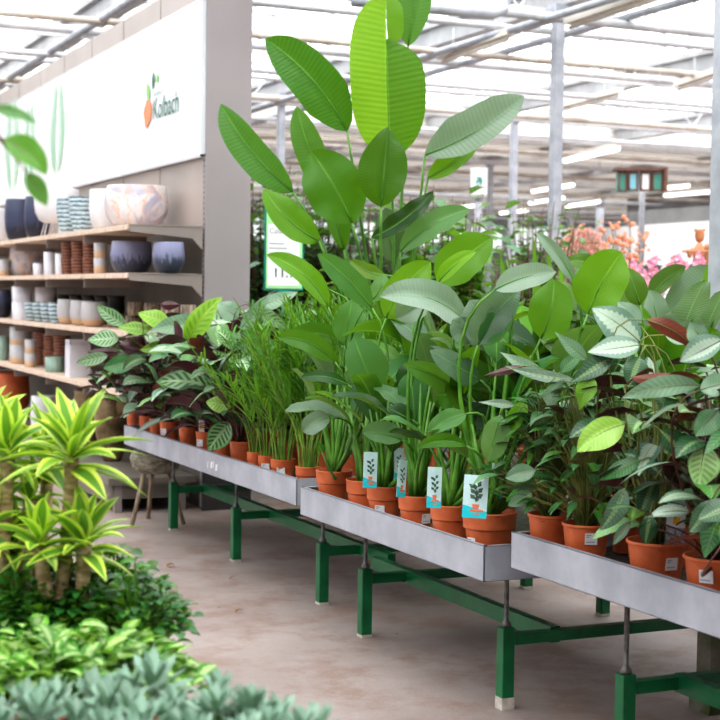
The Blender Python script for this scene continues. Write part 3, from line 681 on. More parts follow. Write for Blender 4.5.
class Plant:
    """collects the stems and the foliage of one plant"""
    def __init__(s, name, label, cat, p, group, r_, h, collar, potted=True):
        s.p = V(p); s.root = thing(name, label, cat, p, group); s.r = r_; s.h = h; s.st = MB(); s.fo = MB(); s.crown = s.p+V((0, 0, h*.9))
        if potted: s.pot = nursery_pot(s.p, r_, h, s.root, collar)
    def done(s, stem, leaf_):
        s.st.build('stems', stem, s.root); s.fo.build('foliage', leaf_, s.root); return s.root
def gen_strel(P, n, h, L, rg, spread=.45, mats=('strel', 'strel_dark')):
    for i in range(n):
        a = i*2.4+rg.uniform(-.4, .4); hh = h*rg.uniform(.35, 1); rr = spread*rg.uniform(.25, .6)*(1.25-.5*hh/h)
        base = P.crown+V((rg.uniform(-.3, .3)*P.r, rg.uniform(-.3, .3)*P.r, -.01)); d = rdir(a, 0)
        e = P.crown+d*rr*.55+V((0, 0, hh*.72)); l_ = L*rg.uniform(.75, 1.15)
        P.st.tube(bez(base, P.crown+d*rr*.1+V((0, 0, hh*.4)), e, 5), [.011, .009, .008, .007, .006, .005], 6)
        el = rg.uniform(.35, 1.25); T = rdir(a+rg.uniform(-.3, .3), el); tip = e+T*l_+V((0, 0, -l_*.25*rg.random())); ct = e+T*l_*.5+V((0, 0, l_*.12))
        upv = V((0, 0, 1))-d*.6+V((rg.uniform(-.4, .4), rg.uniform(-.4, .4), 0))
        P.fo.leaf(e, ct, tip, l_*rg.uniform(.40, .52), upv, 'obl2', 9, 4, rg.uniform(.15, .7), .045, rg.uniform(1, 2.5), (rg.uniform(.45, 1.3), max(0, rg.uniform(-.35, .25)), max(0, rg.uniform(-.3, .25))), rg.choice(mats), ph=rg.uniform(0, 6))
def gen_cal(P, n, h, L, rg, w=.46, spread=.3, mats=('cal_dark', 'cal_mid'), prof='ell', back=.25, whit=.3, stemr=.0028):
    for i in range(n):
        a = i*2.4+rg.uniform(-.5, .5); f = (i+.5)/n; hh = h*(.14+.86*f)*rg.uniform(.85, 1.08); rr = spread*(1.15-.75*f)*rg.uniform(.5, 1.1)
        d = rdir(a, 0); e = P.crown+d*rr+V((0, 0, hh)); l_ = L*rg.uniform(.75, 1.15)
        P.st.tube(bez(P.crown+d*P.r*.3, P.crown+d*rr*.25+V((0, 0, hh*.65)), e, 4), stemr, 5, cap=False)
        flip = rg.random() < back; el = rg.uniform(-.3, .55) if not flip else rg.uniform(.6, 1.2)
        T = rdir(a+rg.uniform(-.5, .5), el); tip = e+T*l_+V((0, 0, -l_*.22)); ct = e+T*l_*.5+V((0, 0, l_*.14))
        upv = (V((0, 0, 1))-d*.2 if not flip else -d*1.0+V((0, 0, .3)))+V((rg.uniform(-.5, .5), rg.uniform(-.5, .5), 0))
        P.fo.leaf(e, ct, tip, l_*w*rg.uniform(.85, 1.15), upv, prof, 7, 4, rg.uniform(.05, .4), .018, rg.uniform(1, 3), (rg.uniform(.5, 1.45), max(0, rg.uniform(-.25, .2)), max(0, rg.uniform(-.35, whit))), rg.choice(mats), ph=rg.uniform(0, 6))
def gen_palm(P, n, h, rg):
    for i in range(n):
        a = i*2.4+rg.uniform(-.6, .6); hh = h*rg.uniform(.55, 1.05); lean = rg.uniform(.04, .16)
        d = rdir(a, 0); q = d*P.r*rg.uniform(.1, .75); e = P.crown+q+d*lean*.7+V((0, 0, hh*.45)); tip = P.crown+q+d*lean*2.2+V((0, 0, hh))
        P.st.tube(bez(P.crown+q-V((0, 0, .01)), P.crown+q+d*.01+V((0, 0, hh*.35)), e, 4), [.0042, .0038, .003, .0025, .002], 5, cap=False)
        P.st.tube(bez(e, e.lerp(tip, .5)+V((0, 0, .03)), tip, 3), .0016, 4, cap=False)
        tn = (rg.uniform(.5, 1.5), max(0, rg.uniform(-.2, .35)), 0)
        for k in range(9):
            f = k/9; c = e*(1-f)**2+(e.lerp(tip, .5)+V((0, 0, .03)))*2*f*(1-f)+tip*f*f; ax = (tip-e).normalized()
            for sg in (-1, 1):
                s_ = ax.cross(V((0, 0, 1))).normalized()*sg; l_ = .19*(1-.35*f)*rg.uniform(.75, 1.2); T = (s_*.5+ax*.9+V((rg.uniform(-.3, .3), rg.uniform(-.3, .3), rg.uniform(-.1, .4)))).normalized()
                P.fo.leaf(c, c+T*l_*.5+V((0, 0, .012)), c+T*l_-V((0, 0, l_*.5*rg.random())), .012, V((0, 0, 1))-d*.3, 'grass', 4, 2, .3, 0, 1, tn)
# hero leaf placed as measured on the photograph, in metres at its true distance
def hero(P, b, t, w, D, dD=0, bend=0, mat='strel', tint=(1, 0, 0), prof='obl2', fold=.25, facing=1, tiltup=.3, wave=.02, stem=.006, seg=12, root=None, asym=0, side=0, wn=2, sc=1.08, mid=None, lowz=None, parts=False, roll=0, half=0, cut=1):
    B = at(b[0], b[1], D=D); T = at(t[0], t[1], D=D+dD); f = camdir(B); ax = T-B
    s_ = f.cross(ax).normalized(); C = (B+T)/2+s_*(bend*ax.length)+f*((.14 if prof == 'obl2' else .08)*ax.length)
    upv = (f+V((0, 0, tiltup))+s_*side)*facing; tint = (tint[0], tint[1], tint[2]*.75)
    mb = MB() if parts else P.fo; rh = random.Random(int(b[0]*7+t[1])); asym = asym or rh.uniform(-.14, .14)*(half == 0); roll = roll or rh.uniform(-.5, .5)*(half == 0)*(prof != 'obl'); wave = wave*rh.uniform(1, 2.2) if not half else wave
    mb.leaf(B, C, T, w*D/F*sc, upv, prof, seg, 6, fold*1.4, wave, wn, tint, mat, asym, roll, ph=b[0], half=half, cut=cut)
    st = MB() if parts else P.st
    if stem:
        c0 = P.crown+V((0, 0, -.01)) if root is None else root
        k = (B-C).normalized(); L_ = (B-c0).length
        st.tube(bez(c0, B+k*L_*.35 if mid is None else mid, B, 8), [stem*1.8, stem*1.6, stem*1.4, stem*1.2, stem*1.1, stem, stem*.9, stem*.8, stem*.7], 7)
        st.tube(bez(B, C, B.lerp(T, .92), 8)[:8], [stem*.7, stem*.6, stem*.5, stem*.45, stem*.4, stem*.3, stem*.2, stem*.1], 5, mat=None)
    if parts:
        lf = mb.build('leaf', mat, P.root)
        if stem: st.build('stalk', 'stem_green', lf)
ORD = ['first', 'second', 'third', 'fourth', 'fifth', 'sixth', 'seventh', 'eighth', 'ninth', 'tenth']
TF = {1: .582, 2: .582, 3: .642}
# ---------------- left bench: calatheas
front = [(133, 16, .413), (146, 16, 0), (156, 16, 0), (169, 21.5, 0), (188, 20, 0), (205, 19, 0), (223, 20, 0), (242, 26, 0)]
styles = [('cal_dark', 'cal_mid', 'cal_lime'), ('cal_stripe', 'cal_dark'), ('cal_lime', 'cal_mid'), ('cal_dark', 'cal_stripe'), ('cal_stripe', 'cal_mid'), ('cal_mid', 'cal_silver'), ('cal_stripe', 'cal_stripe', 'cal_dark'), ('cal_dark', 'cal_stripe')]
desc = ['broad dark and lime leaves', 'light striped leaves', 'lime green patterned leaves', 'dark leaves with purple undersides', 'striped leaves and dark stalks', 'plain and silvery leaves', 'striped leaves hanging over the tray edge', 'dark patterned leaves in a wider pot']
CAL = []
for i, (cx, w, _) in enumerate(front):
    r_ = w*.5*.0056 if i != 7 else .068; q = at(cx, 430, X=2.605+r_); p = (q.x, q.y, TF[1]); rg = random.Random(50+i)
    P = Plant('potted_calathea', 'calathea with %s, %s pot from left on left bench' % (desc[i], ORD[i]), 'potted plant', p, 'calatheas along the front of the left bench', r_, .145, False)
    gen_cal(P, 36, .52 if i > 1 else .42, .21, rg, .48, .26, styles[i], back=.16)
    if i in (3, 5): sticker(P.p, P.r, .145, P.pot, -PI/2-.4-PI/6)
    if i in (5, 6): plant_card(P.p, P.root, (-.03, -.03, .14), .03, .07, (0, .2), 'yellow')
    CAL.append(P)
def H(P, *a, **k): hero(P, *a, **k)
P = CAL[0]
H(P, (126, 325), (97, 305), 14, 9.0, bend=.1, mat='cal_stripe', prof='ell', stem=.003, tint=(1.2, 0, .1)); H(P, (119, 338), (88, 340), 19, 8.95, mat='cal_stripe', prof='ell', stem=.003, tint=(1.2, 0, .1)); H(P, (108, 355), (76, 363), 12, 8.9, mat='cal_stripe', prof='ell', stem=.003, tint=(1.1, 0, .2))
H(P, (120, 352), (87, 352), 9, 9.05, mat='cal_dark', prof='ell', facing=-1, stem=.003); H(P, (136, 360), (103, 368), 18, 8.9, mat='cal_mid', prof='ell', stem=.003)
P = CAL[2]
H(P, (150, 330), (118, 327), 15, 8.9, mat='cal_lime', prof='ell', stem=.003, tint=(1.1, .1, 0)); H(P, (170, 325), (138, 313), 20, 8.8, mat='cal_lime', prof='ell', stem=.003, tint=(1.2, .3, 0)); H(P, (172, 345), (140, 350), 12, 8.7, mat='cal_lime', prof='ell', stem=.003, tint=(.9, .2, 0))
H(P, (152, 350), (118, 345), 22, 9.0, mat='cal_dark', prof='ell', facing=-1, stem=.003)
P = CAL[4]
H(P, (186, 345), (222, 297), 22, 8.6, bend=.1, mat='cal_lime', prof='ell', stem=.003, tint=(1.2, .35, 0)); H(P, (196, 342), (180, 360), 22, 8.5, mat='cal_mid', prof='ell', stem=.003, tint=(1.3, .1, .1)); H(P, (160, 305), (180, 305), 9, 8.9, mat='cal_dark', prof='ell', facing=-1, stem=.003)
H(P, (205, 320), (150, 330), 20, 8.7, mat='cal_mid', prof='ell', stem=.003, tint=(1, 0, .3)); H(P, (210, 352), (172, 362), 14, 8.4, mat='cal_stripe', prof='ell', stem=.003)
P = CAL[6]
H(P, (214, 388), (156, 382), 22, 8.0, bend=-.12, mat='cal_stripe', prof='ell', stem=.003, tint=(1, 0, .05)); H(P, (232, 405), (206, 402), 17, 7.9, mat='cal_stripe', prof='ell', stem=.003, tint=(1.4, .5, .1)); H(P, (229, 422), (208, 450), 23, 7.75, mat='cal_stripe', prof='ell', stem=.003, tint=(1.1, 0, 0))
H(P, (226, 375), (214, 350), 21, 8.0, mat='cal_stripe', prof='ell', stem=.003, tint=(1.2, .1, 0)); H(P, (222, 374), (250, 348), 14, 7.9, bend=.15, mat='cal_stripe', prof='ell', stem=.003, tint=(1.3, .3, .1)); H(P, (236, 370), (226, 358), 13, 8.0, mat='cal_dark', prof='ell', facing=-1, stem=.003)
P = CAL[7]
H(P, (252, 340), (232, 352), 13, 7.8, mat='cal_stripe', prof='ell', stem=.003); H(P, (240, 330), (268, 296), 13, 8.0, mat='cal_mid', prof='ell', stem=.003, tint=(1.3, 0, .4)); H(P, (250, 310), (298, 292), 16, 8.1, mat='cal_mid', prof='ell', stem=.003, tint=(1.2, 0, .5))
H(P, (238, 318), (218, 303), 20, 8.3, mat='cal_mid', prof='ell', stem=.003, tint=(1.2, 0, .5)); H(P, (255, 308), (288, 330), 13, 8, mat='cal_stripe', prof='ell', stem=.003, tint=(1.1, .1, .2))
for P in CAL: P.done('stem_red', ['cal_dark', 'cal_stripe', 'cal_lime'][0])
# rows behind: three masters, copied
def masters(n, name, cat, mk):
    out = []
    for k in range(n):
        P = Plant(name, 'x', cat, (0, 0, 0), None, .065, .145, False); mk(P, k); out.append(P)
    return out
def place_rows(ms, spots, labelf, group):
    used_ = [False]*len(ms)
    for i, (x, y, z) in enumerate(spots):
        k = i % len(ms); src = ms[k].root
        if not used_[k]: o = src; used_[k] = True; o.location = (x, y, z)
        else: o = copy_tree(src, (x, y, z), R.uniform(0, 6.28), sc=R.uniform(.92, 1.08))
        o['label'] = labelf(i, x, y); o['group'] = group
RN = ['second', 'third', 'fourth', 'fifth']
ms = masters(4, 'potted_calathea', 'potted plant', lambda P, k: (gen_cal(P, 36, .60, .23, random.Random(80+k), .46, .24, [('cal_mid', 'cal_dark'), ('cal_dark', 'cal_lime'), ('cal_stripe', 'cal_mid'), ('cal_mid', 'cal_silver')][k]), P.done('stem_red', 'cal_dark')))
sp = []
for r_, x in enumerate((2.98, 3.32, 3.66)):
    for c_ in range(7):
        y = 9.02-c_*.29-(r_ % 2)*.12
        if y > 7.35+(x-2.69)*1.0: sp.append((x, y, .582, r_, c_))
place_rows(ms, [s_[:3] for s_ in sp], lambda i, x, y: 'potted calathea, %s row back on left bench, %s from left' % (RN[sp[i][3]], ORD[sp[i][4]]), 'calatheas behind the front row of the left bench')
# palms
pal = [(255, 17), (267, 18), (283, 25), (308, 24)]
for i, (cx, w) in enumerate(pal):
    r_ = w*.5*.0049; q = at(cx, 455, X=2.605+r_); p = (q.x, q.y, TF[1])
    P = Plant('potted_palm', 'small parlour palm with fine arching leaflets, %s pot of the palm row on left bench' % ORD[i], 'potted plant', p, 'palms on the left bench', r_, .115, True)
    gen_palm(P, 20 if i > 1 else 12, .62, random.Random(20+i))
    if i in (1, 2): sticker(P.p, P.r, .115, P.pot, -PI/2-.55, .35)
    P.done('stem_palm', 'palm')
ms = masters(3, 'potted_palm', 'potted plant', lambda P, k: (gen_palm(P, 24, .72, random.Random(30+k)), P.done('stem_palm', 'palm')))
sp = [(2.93, 7.35), (2.93, 7.08), (2.93, 6.8), (2.93, 6.52), (3.22, 7.6), (3.22, 7.3), (3.22, 7.0), (3.22, 6.7), (3.5, 7.95)]
place_rows(ms, [(a, b, .582) for a, b in sp], lambda i, x, y: 'parlour palm standing behind the front palms on left bench, %s of nine' % ORD[i], 'palms behind the front row of the left bench')

# ---------------- middle bench: strelitzias
sf = [(334, 35), (364, 34), (385, 35.5), (417, 36), (451, 40), (490, 53)]
ST = []
for i, (cx, w) in enumerate(sf):
    r_ = w*.5*(.0046-.00019*i); q = at(cx, 490, X=2.515+r_); p = (q.x, q.y, TF[2] if i else .585)
    P = Plant('potted_strelitzia', 'potted strelitzia with paddle leaves, %s pot from the left on middle bench' % ORD[i], 'potted plant', p, 'strelitzias along the front of the middle bench', r_, .15 if i < 5 else .158, True)
    gen_strel(P, 5, .62 if i < 5 else .75, .25, random.Random(300+i), .34)
    for k in range(4):   # young sheaths rising straight from the pot
        a = k*2.4; d = rdir(a, 0); P.st.tube([P.crown+d*.015, P.crown+d*.03+V((0, 0, .12)), P.crown+d*(.05+.02*(k % 3))+V((0, 0, .26+.06*(k % 4)))], [.017, .013, .005], 8)
    ST.append(P)
sticker(ST[2].p, ST[2].r, .15, ST[2].pot, -PI/2-.75, .26); sticker(ST[5].p, ST[5].r, .158, ST[5].pot, -PI/2-1.35, .2); sticker(ST[3].p, ST[3].r, .15, ST[3].pot, -PI/2+.15, .3)
def card_px(P, x, y, D, w, h, tilt=(0, 0), kind='blue', ):   # x, y: lower middle of the card on the photo
    q = at(x, y, D=D); plant_card(P.p, P.root, tuple(q-P.p), w*D/F, h*D/F, tilt, kind)
card_px(ST[2], 369.5, 488, 5.95, 14, 36, (.03, .1)); card_px(ST[3], 400.5, 497, 5.62, 12, 37, (.13, .75)); card_px(ST[4], 433.5, 508, 5.33, 14.5, 41, (.03, .1)); card_px(ST[5], 474, 518, 4.98, 24.5, 43, (.05, .05))
card_px(ST[5], 497, 499, 5.3, 10, 36, (0, .5)); card_px(ST[3], 399, 482, 6.0, 10, 34, (0, .3))
P = ST[0]
H(P, (328, 307), (267, 255), 22, 6.6, bend=-.22, tint=(1.2, .25, 0), fold=.4); H(P, (330, 290), (278, 254), 11, 7.0, bend=.15, tint=(.8, .3, 0), mat='strel_dark')
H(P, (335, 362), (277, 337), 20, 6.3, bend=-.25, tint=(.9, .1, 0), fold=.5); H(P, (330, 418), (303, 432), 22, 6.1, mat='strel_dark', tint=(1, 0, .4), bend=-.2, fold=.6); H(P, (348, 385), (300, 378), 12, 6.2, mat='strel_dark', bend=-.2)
H(P, (322, 452), (318, 443), 8, 6.1); H(P, (345, 345), (285, 340), 18, 6.8, tint=(.8, .1, 0), bend=-.3)
P = ST[1]
H(P, (372, 308), (318, 254), 24, 6.4, tint=(1, 0, .08), bend=-.08); H(P, (376, 392), (354, 337), 38, 6.0, tint=(1, 0, .1), fold=.1, bend=.03); H(P, (385, 275), (350, 260), 15, 6.8, mat='strel_dark', bend=.2, tint=(.7, .4, 0))
H(P, (345, 345), (352, 300), 30, 6.6, tint=(1.2, .05, .12)); H(P, (392, 425), (352, 385), 24, 6.1, mat='strel_dark', tint=(1.1, 0, .05))
H(P, (372, 300), (384, 274), 17, 6.5, tint=(1.1, .1, .25), bend=-.2)
P = ST[2]
H(P, (402, 440), (362, 432), 21, 5.75, bend=-.12, tint=(1.1, 0, .25), fold=.4); H(P, (386, 318), (431, 262), 34, 6.2, tint=(1.0, .35, 0), bend=.15, fold=.4); H(P, (412, 322), (408, 300), 20, 6.1, tint=(1, .2, 0), roll=.3)
H(P, (404, 390), (418, 360), 26, 6.0, mat='strel_dark', bend=.1); H(P, (412, 420), (388, 408), 18, 5.8, mat='strel_dark')
P = ST[3]
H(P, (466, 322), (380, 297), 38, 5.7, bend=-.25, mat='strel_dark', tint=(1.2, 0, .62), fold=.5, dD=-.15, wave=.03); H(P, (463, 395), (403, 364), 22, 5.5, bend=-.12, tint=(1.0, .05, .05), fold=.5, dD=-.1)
H(P, (440, 285), (492, 238), 40, 5.9, tint=(1.0, .25, 0), bend=.1); H(P, (437, 284), (476, 252), 17, 5.7, tint=(1.2, .4, 0), bend=.12, fold=.7); H(P, (437, 432), (470, 408), 14, 5.6, mat='strel_dark', tint=(1, 0, .2))
H(P, (428, 300), (396, 318), 28, 5.9, tint=(1.1, 0, .5), mat='strel_dark', fold=.5)
P = ST[4]
H(P, (466, 414), (428, 433), 22, 5.2, bend=-.1, tint=(1.1, .05, .12), fold=.4); H(P, (466, 446), (418, 447), 14, 5.15, bend=-.22, tint=(.9, .1, 0), fold=.5); H(P, (500, 350), (470, 300), 40, 5.5, mat='strel_dark', tint=(1, 0, .25))
H(P, (480, 380), (430, 350), 30, 5.4, mat='strel_dark', tint=(1.1, 0, .1)); H(P, (475, 340), (452, 320), 25, 5.5, mat='strel_dark', tint=(1, 0, .3)); H(P, (455, 395), (437, 395), 28, 5.6, tint=(1, .1, 0))
P = ST[5]
H(P, (495, 290), (556, 272), 25, 5.2, bend=.12, mat='strel_dark', tint=(1.2, 0, .65), fold=.3); H(P, (541, 338), (554, 280), 42, 5.1, tint=(1.0, .22, 0), bend=-.12, fold=.35); H(P, (478, 345), (520, 290), 36, 5.3, tint=(1.1, 0, .3), mat='strel_dark', bend=.15)
H(P, (588, 314), (622, 252), 48, 5.3, tint=(1.15, .32, 0), bend=.08, fold=.2, wave=.03); H(P, (575, 284), (536, 232), 15, 5.4, tint=(1.1, 0, .5), bend=-.12, fold=.8, mat='strel_dark'); H(P, (598, 268), (566, 262), 18, 5.5, mat='strel_dark', tint=(1, .2, 0), bend=-.2)
H(P, (500, 415), (488, 462), 26, 5.0, tint=(1, .2, .2)); H(P, (525, 400), (497, 440), 18, 5.0, tint=(1.2, .25, 0), bend=.1); H(P, (505, 300), (480, 345), 26, 5.3, tint=(1, 0, .1), bend=.1)
H(P, (519, 438), (540, 456), 0.5, 5.0, stem=0)
H(P, (640, 305), (628, 268), 24, 5.6, mat='strel_dark', tint=(1, .2, 0)); H(P, (610, 300), (578, 262), 30, 5.6, mat='strel_dark', tint=(1, 0, .4))
for P in ST: P.done('stem_green', 'strel')
ms = masters(5, 'potted_strelitzia', 'potted plant', lambda P, k: (gen_strel(P, 19, .84, .32, random.Random(400+k), .48), P.done('stem_green', 'strel')))
sp = []
for r_, x in enumerate((2.95, 3.32, 3.68, 4.0)):
    for c_ in range(4-(r_ > 1)-(r_ > 2)): sp.append((x, 5.9-c_*.38-(r_ % 2)*.15, .582, r_, c_))
place_rows(ms, [s_[:3] for s_ in sp], lambda i, x, y: 'potted strelitzia in the %s row back on middle bench, %s from the left' % (RN[sp[i][3]], ORD[sp[i][4]]), 'strelitzias behind the front row of the middle bench')
sp2 = [(3.62, 7.1), (3.55, 6.6), (3.95, 7.7), (3.95, 7.15), (3.95, 6.6)]
place_rows(masters(2, 'potted_strelitzia', 'potted plant', lambda P, k: (gen_strel(P, 10, .75, .30, random.Random(430+k), .42), P.done('stem_green', 'strel'))), [(a, b, .582) for a, b in sp2], lambda i, x, y: 'young strelitzia beside the giant one at the back of left bench, %s of five' % ORD[i], 'young strelitzias on the left bench')
# back plant whose leaves rise at the right of the picture
P = Plant('potted_strelitzia', 'strelitzia at the back right of middle bench with pale upright leaves beside the steel post', 'potted plant', (3.70, 4.98, .582), None, .085, .15, True)
H(P, (650, 298), (686, 267), 18, 7.05, tint=(.9, .15, .05), bend=.15, mat='strel_dark'); H(P, (680, 330), (712, 266), 48, 7.1, tint=(1.15, 0, .38), mat='strel_dark', bend=.1, fold=.15); H(P, (706, 322), (712, 258), 17, 7.0, tint=(1.1, .35, 0))
H(P, (660, 330), (650, 290), 30, 6.6, mat='strel_dark', tint=(1, 0, .5)); gen_strel(P, 4, .5, .25, random.Random(9), .35); P.done('stem_green', 'strel')

# ---------------- the giant strelitzia
P = Plant('giant_strelitzia', 'tall giant strelitzia with huge paddle leaves towering over the left bench', 'potted plant', (3.52, 7.40, .582), None, .13, .22, True)
b0 = P.crown
def G(b, t, w, D, mx, **k):
    mp = at(mx[0], mx[1], D=D+.05); hero(P, b, t, w, D, mid=mp, parts=True, stem=.0085, seg=18, **k)
G((391, 158), (386, -6), 68, 7.9, (398, 300), bend=.02, tint=(1.25, .50, 0), fold=.12, prof='obl', wave=.012, half=-1)
hero(P, (391, 158), (386, -6), 72, 7.895, parts=True, stem=0, seg=18, bend=.02, tint=(1.0, .16, 0), fold=.2, prof='obl', wave=.01, half=1, cut=.72)
hero(P, (388, 47), (386, -5), 32, 7.88, parts=True, stem=0, seg=12, bend=.02, tint=(1.1, .3, 0), fold=.1, prof='obl', half=1)
G((408, 46), (428, -60), 34, 8.3, (404, 200), tint=(1.1, .05, .08), fold=.5)
G((347, 131), (266, 39), 46, 7.8, (366, 240), bend=-.13, tint=(1.0, .02, 0), fold=.3, prof='obl2')
G((293, 192), (221, 104), 33, 7.9, (345, 270), bend=.10, tint=(1.05, .03, .05), fold=.5)
G((334, 200), (297, 107), 30, 8.2, (352, 280), bend=.08, tint=(1.0, .1, .05), fold=.4)
G((352, 223), (312, 152), 56, 7.7, (372, 290), bend=-.06, tint=(.95, .10, 0), fold=.35, prof='obl2', wave=.03)
G((381, 207), (388, 127), 50, 7.5, (380, 290), bend=.0, tint=(.75, .12, 0), fold=.45, prof='ell', wave=.02)
G((319, 241), (264, 189), 30, 7.5, (345, 300), bend=.14, tint=(1.1, .25, 0), fold=.35)
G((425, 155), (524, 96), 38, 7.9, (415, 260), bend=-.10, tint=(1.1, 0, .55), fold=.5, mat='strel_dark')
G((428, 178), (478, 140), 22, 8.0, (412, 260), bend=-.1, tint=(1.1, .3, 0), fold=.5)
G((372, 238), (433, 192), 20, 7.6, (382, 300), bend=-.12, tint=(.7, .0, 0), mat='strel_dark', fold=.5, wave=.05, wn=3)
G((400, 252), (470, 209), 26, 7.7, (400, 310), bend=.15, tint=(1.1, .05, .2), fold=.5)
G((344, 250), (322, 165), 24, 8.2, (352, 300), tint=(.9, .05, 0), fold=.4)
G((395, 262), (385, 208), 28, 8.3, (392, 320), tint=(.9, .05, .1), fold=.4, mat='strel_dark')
P.done('stem_green', 'strel')

# ---------------- right bench: feathery and broad calatheas
rf = [(550, 45, 'narrow feathery leaves', 'f'), (586, 48, 'dense narrow leaves and yellow stalks', 'f'), (657, 58, 'broad dark leaves with pale centres', 'c'), (716, 60, 'dark red stalks and silvery leaves', 'c'), (762, 60, 'broad leaves at the photo edge', 'c')]
RB = []
for i, (cx, w, ds, kd) in enumerate(rf):
    r_ = w*.5*(.0034-.00013*i); q = at(cx, 530, X=2.575+r_); rg = random.Random(500+i)
    P = Plant('potted_calathea', 'calathea with %s, %s pot from left on right bench' % (ds, ORD[i]), 'potted plant', (q.x, q.y, TF[3]), 'calatheas along the front of the right bench', r_, .135, False)
    if kd == 'f': gen_cal(P, 160, .46, .095, rg, .30, .18, ('feather', 'feather', 'cal_mid'), 'lance', .08, .1, .0022); gen_cal(P, 10, .52, .15, rg, .36, .16, ('cal_mid', 'feather'), 'lance', .1)
    else: gen_cal(P, 36, .52, .17, rg, .42, .2, ('cal_dark', 'cal_mid', 'cal_dark', 'cal_silver'), 'ell', .15, .2)
    RB.append(P)
sticker(RB[1].p, RB[1].r, .135, RB[1].pot, -PI/2-.35, .55); sticker(RB[2].p, RB[2].r, .135, RB[2].pot, -PI/2-.05, .42); sticker(RB[3].p, RB[3].r, .135, RB[3].pot, -PI/2-.95, .5)
card_px(RB[2], 674, 546, 4.45, 19, 44, (.06, .1), 'grey')
P = RB[0]
H(P, (575, 380), (505, 366), 12, 4.9, mat='cal_dark', prof='lance', tint=(1.1, 0, .35), stem=.002, bend=.08); H(P, (545, 378), (500, 352), 16, 5.0, mat='cal_mid', prof='lance', tint=(1, 0, .4), stem=.002); H(P, (515, 405), (478, 402), 9, 4.9, mat='cal_dark', prof='lance', tint=(1, 0, .3), stem=.002)
H(P, (535, 470), (505, 478), 18, 4.8, mat='cal_mid', prof='ell', stem=.002, tint=(.8, 0, .2)); H(P, (532, 492), (508, 506), 14, 4.8, mat='cal_mid', prof='ell', stem=.002, tint=(.8, 0, .2)); H(P, (560, 372), (585, 350), 14, 4.8, mat='cal_mid', prof='lance', stem=.002)
H(P, (523, 366), (483, 376), 8, 4.9, mat='cal_dark', prof='lance', facing=-1, stem=.002)
P = RB[1]
H(P, (612, 358), (570, 383), 20, 4.5, mat='cal_dark', prof='lance', stem=.0025, tint=(1.1, 0, .12)); H(P, (625, 424), (577, 452), 30, 4.3, bend=-.15, mat='cal_dark', prof='ell', stem=.0025, tint=(1.5, .55, .12), fold=.3); H(P, (587, 360), (555, 332), 14, 4.6, mat='cal_mid', prof='lance', stem=.0025, tint=(1.2, 0, .3))
H(P, (590, 375), (580, 410), 20, 4.5, mat='feather', stem=.0025, tint=(1.2, .3, 0), prof='lance')
P = RB[2]
H(P, (640, 342), (592, 308), 34, 4.6, bend=-.08, mat='cal_silver', prof='ell', stem=.003, tint=(1.35, 0, .2), fold=.15); H(P, (640, 345), (588, 352), 26, 4.5, mat='cal_silver', prof='ell', stem=.003, tint=(1.3, 0, .3)); H(P, (640, 357), (629, 386), 24, 4.4, mat='cal_dark', prof='ell', stem=.003, tint=(1.2, 0, .1))
H(P, (646, 320), (699, 352), 16, 4.5, bend=.16, mat='cal_silver', prof='ell', facing=-1, stem=.003, tint=(1, 0, 0)); H(P, (682, 375), (630, 377), 14, 4.3, bend=.12, mat='cal_silver', prof='ell', facing=-1, stem=.003); H(P, (700, 385), (622, 398), 20, 4.25, bend=-.1, mat='cal_mid', prof='ell', stem=.003, tint=(1.2, 0, .45))
H(P, (665, 335), (700, 340), 18, 4.7, mat='cal_mid', prof='ell', stem=.003, tint=(1.1, 0, .5)); H(P, (640, 325), (618, 302), 22, 4.8, mat='cal_mid', prof='ell', stem=.003, tint=(1.1, 0, .5))
H(P, (625, 488), (600, 530), 19, 4.2, bend=.1, mat='cal_dark', prof='ell', stem=.003, tint=(.9, 0, .15)); H(P, (630, 522), (613, 545), 10, 4.2, mat='cal_dark', prof='ell', stem=.003, tint=(.8, 0, .2)); H(P, (655, 480), (640, 515), 20, 4.25, mat='cal_dark', prof='ell', stem=.003, tint=(.9, 0, .05)); H(P, (650, 515), (645, 544), 18, 4.2, mat='cal_dark', prof='ell', stem=.003, tint=(.9, 0, 0))
H(P, (690, 512), (648, 517), 13, 4.1, bend=-.15, mat='cal_silver', prof='ell', stem=.003, tint=(1.1, 0, .4)); H(P, (640, 460), (600, 480), 18, 4.3, mat='cal_mid', prof='ell', stem=.003); H(P, (660, 430), (690, 460), 22, 4.2, mat='cal_dark', prof='ell', stem=.003)
P = RB[3]
H(P, (722, 340), (680, 362), 24, 4.2, mat='cal_silver', prof='ell', stem=.003, tint=(1.2, 0, .3)); H(P, (712, 500), (689, 532), 22, 3.9, bend=.1, mat='cal_dark', prof='ell', stem=.003, tint=(1, 0, .1)); H(P, (735, 505), (698, 520), 26, 3.85, mat='cal_dark', prof='ell', stem=.003, tint=(1, 0, .05)); H(P, (705, 445), (698, 488), 30, 4.0, mat='cal_stripe', prof='ell', stem=.003, tint=(1.5, .3, .3), facing=1)
H(P, (700, 390), (735, 380), 22, 4.1, mat='cal_mid', prof='ell', stem=.003, tint=(1.1, 0, .4)); H(P, (705, 345), (690, 322), 20, 4.3, mat='cal_mid', prof='ell', stem=.003, tint=(1.1, 0, .4)); H(P, (718, 410), (695, 436), 24, 4.0, mat='cal_mid', prof='ell', stem=.003, tint=(.9, 0, .1))
for k in range(9):
    d = rdir(k*.7, 0); P.st.tube([P.crown+d*.02, P.crown+d*.05+V((0, 0, .45))], [.005, .003], 5)
H(P, (722, 545), (740, 520), 22, 3.8, mat='cal_mid', prof='ell', stem=.003)
RB[0].done('stem_olive', 'feather'); RB[1].done('stem_olive', 'feather'); RB[2].done('stem_olive', 'cal_dark'); RB[3].done('stem_red', 'cal_dark'); RB[4].done('stem_red', 'cal_dark')
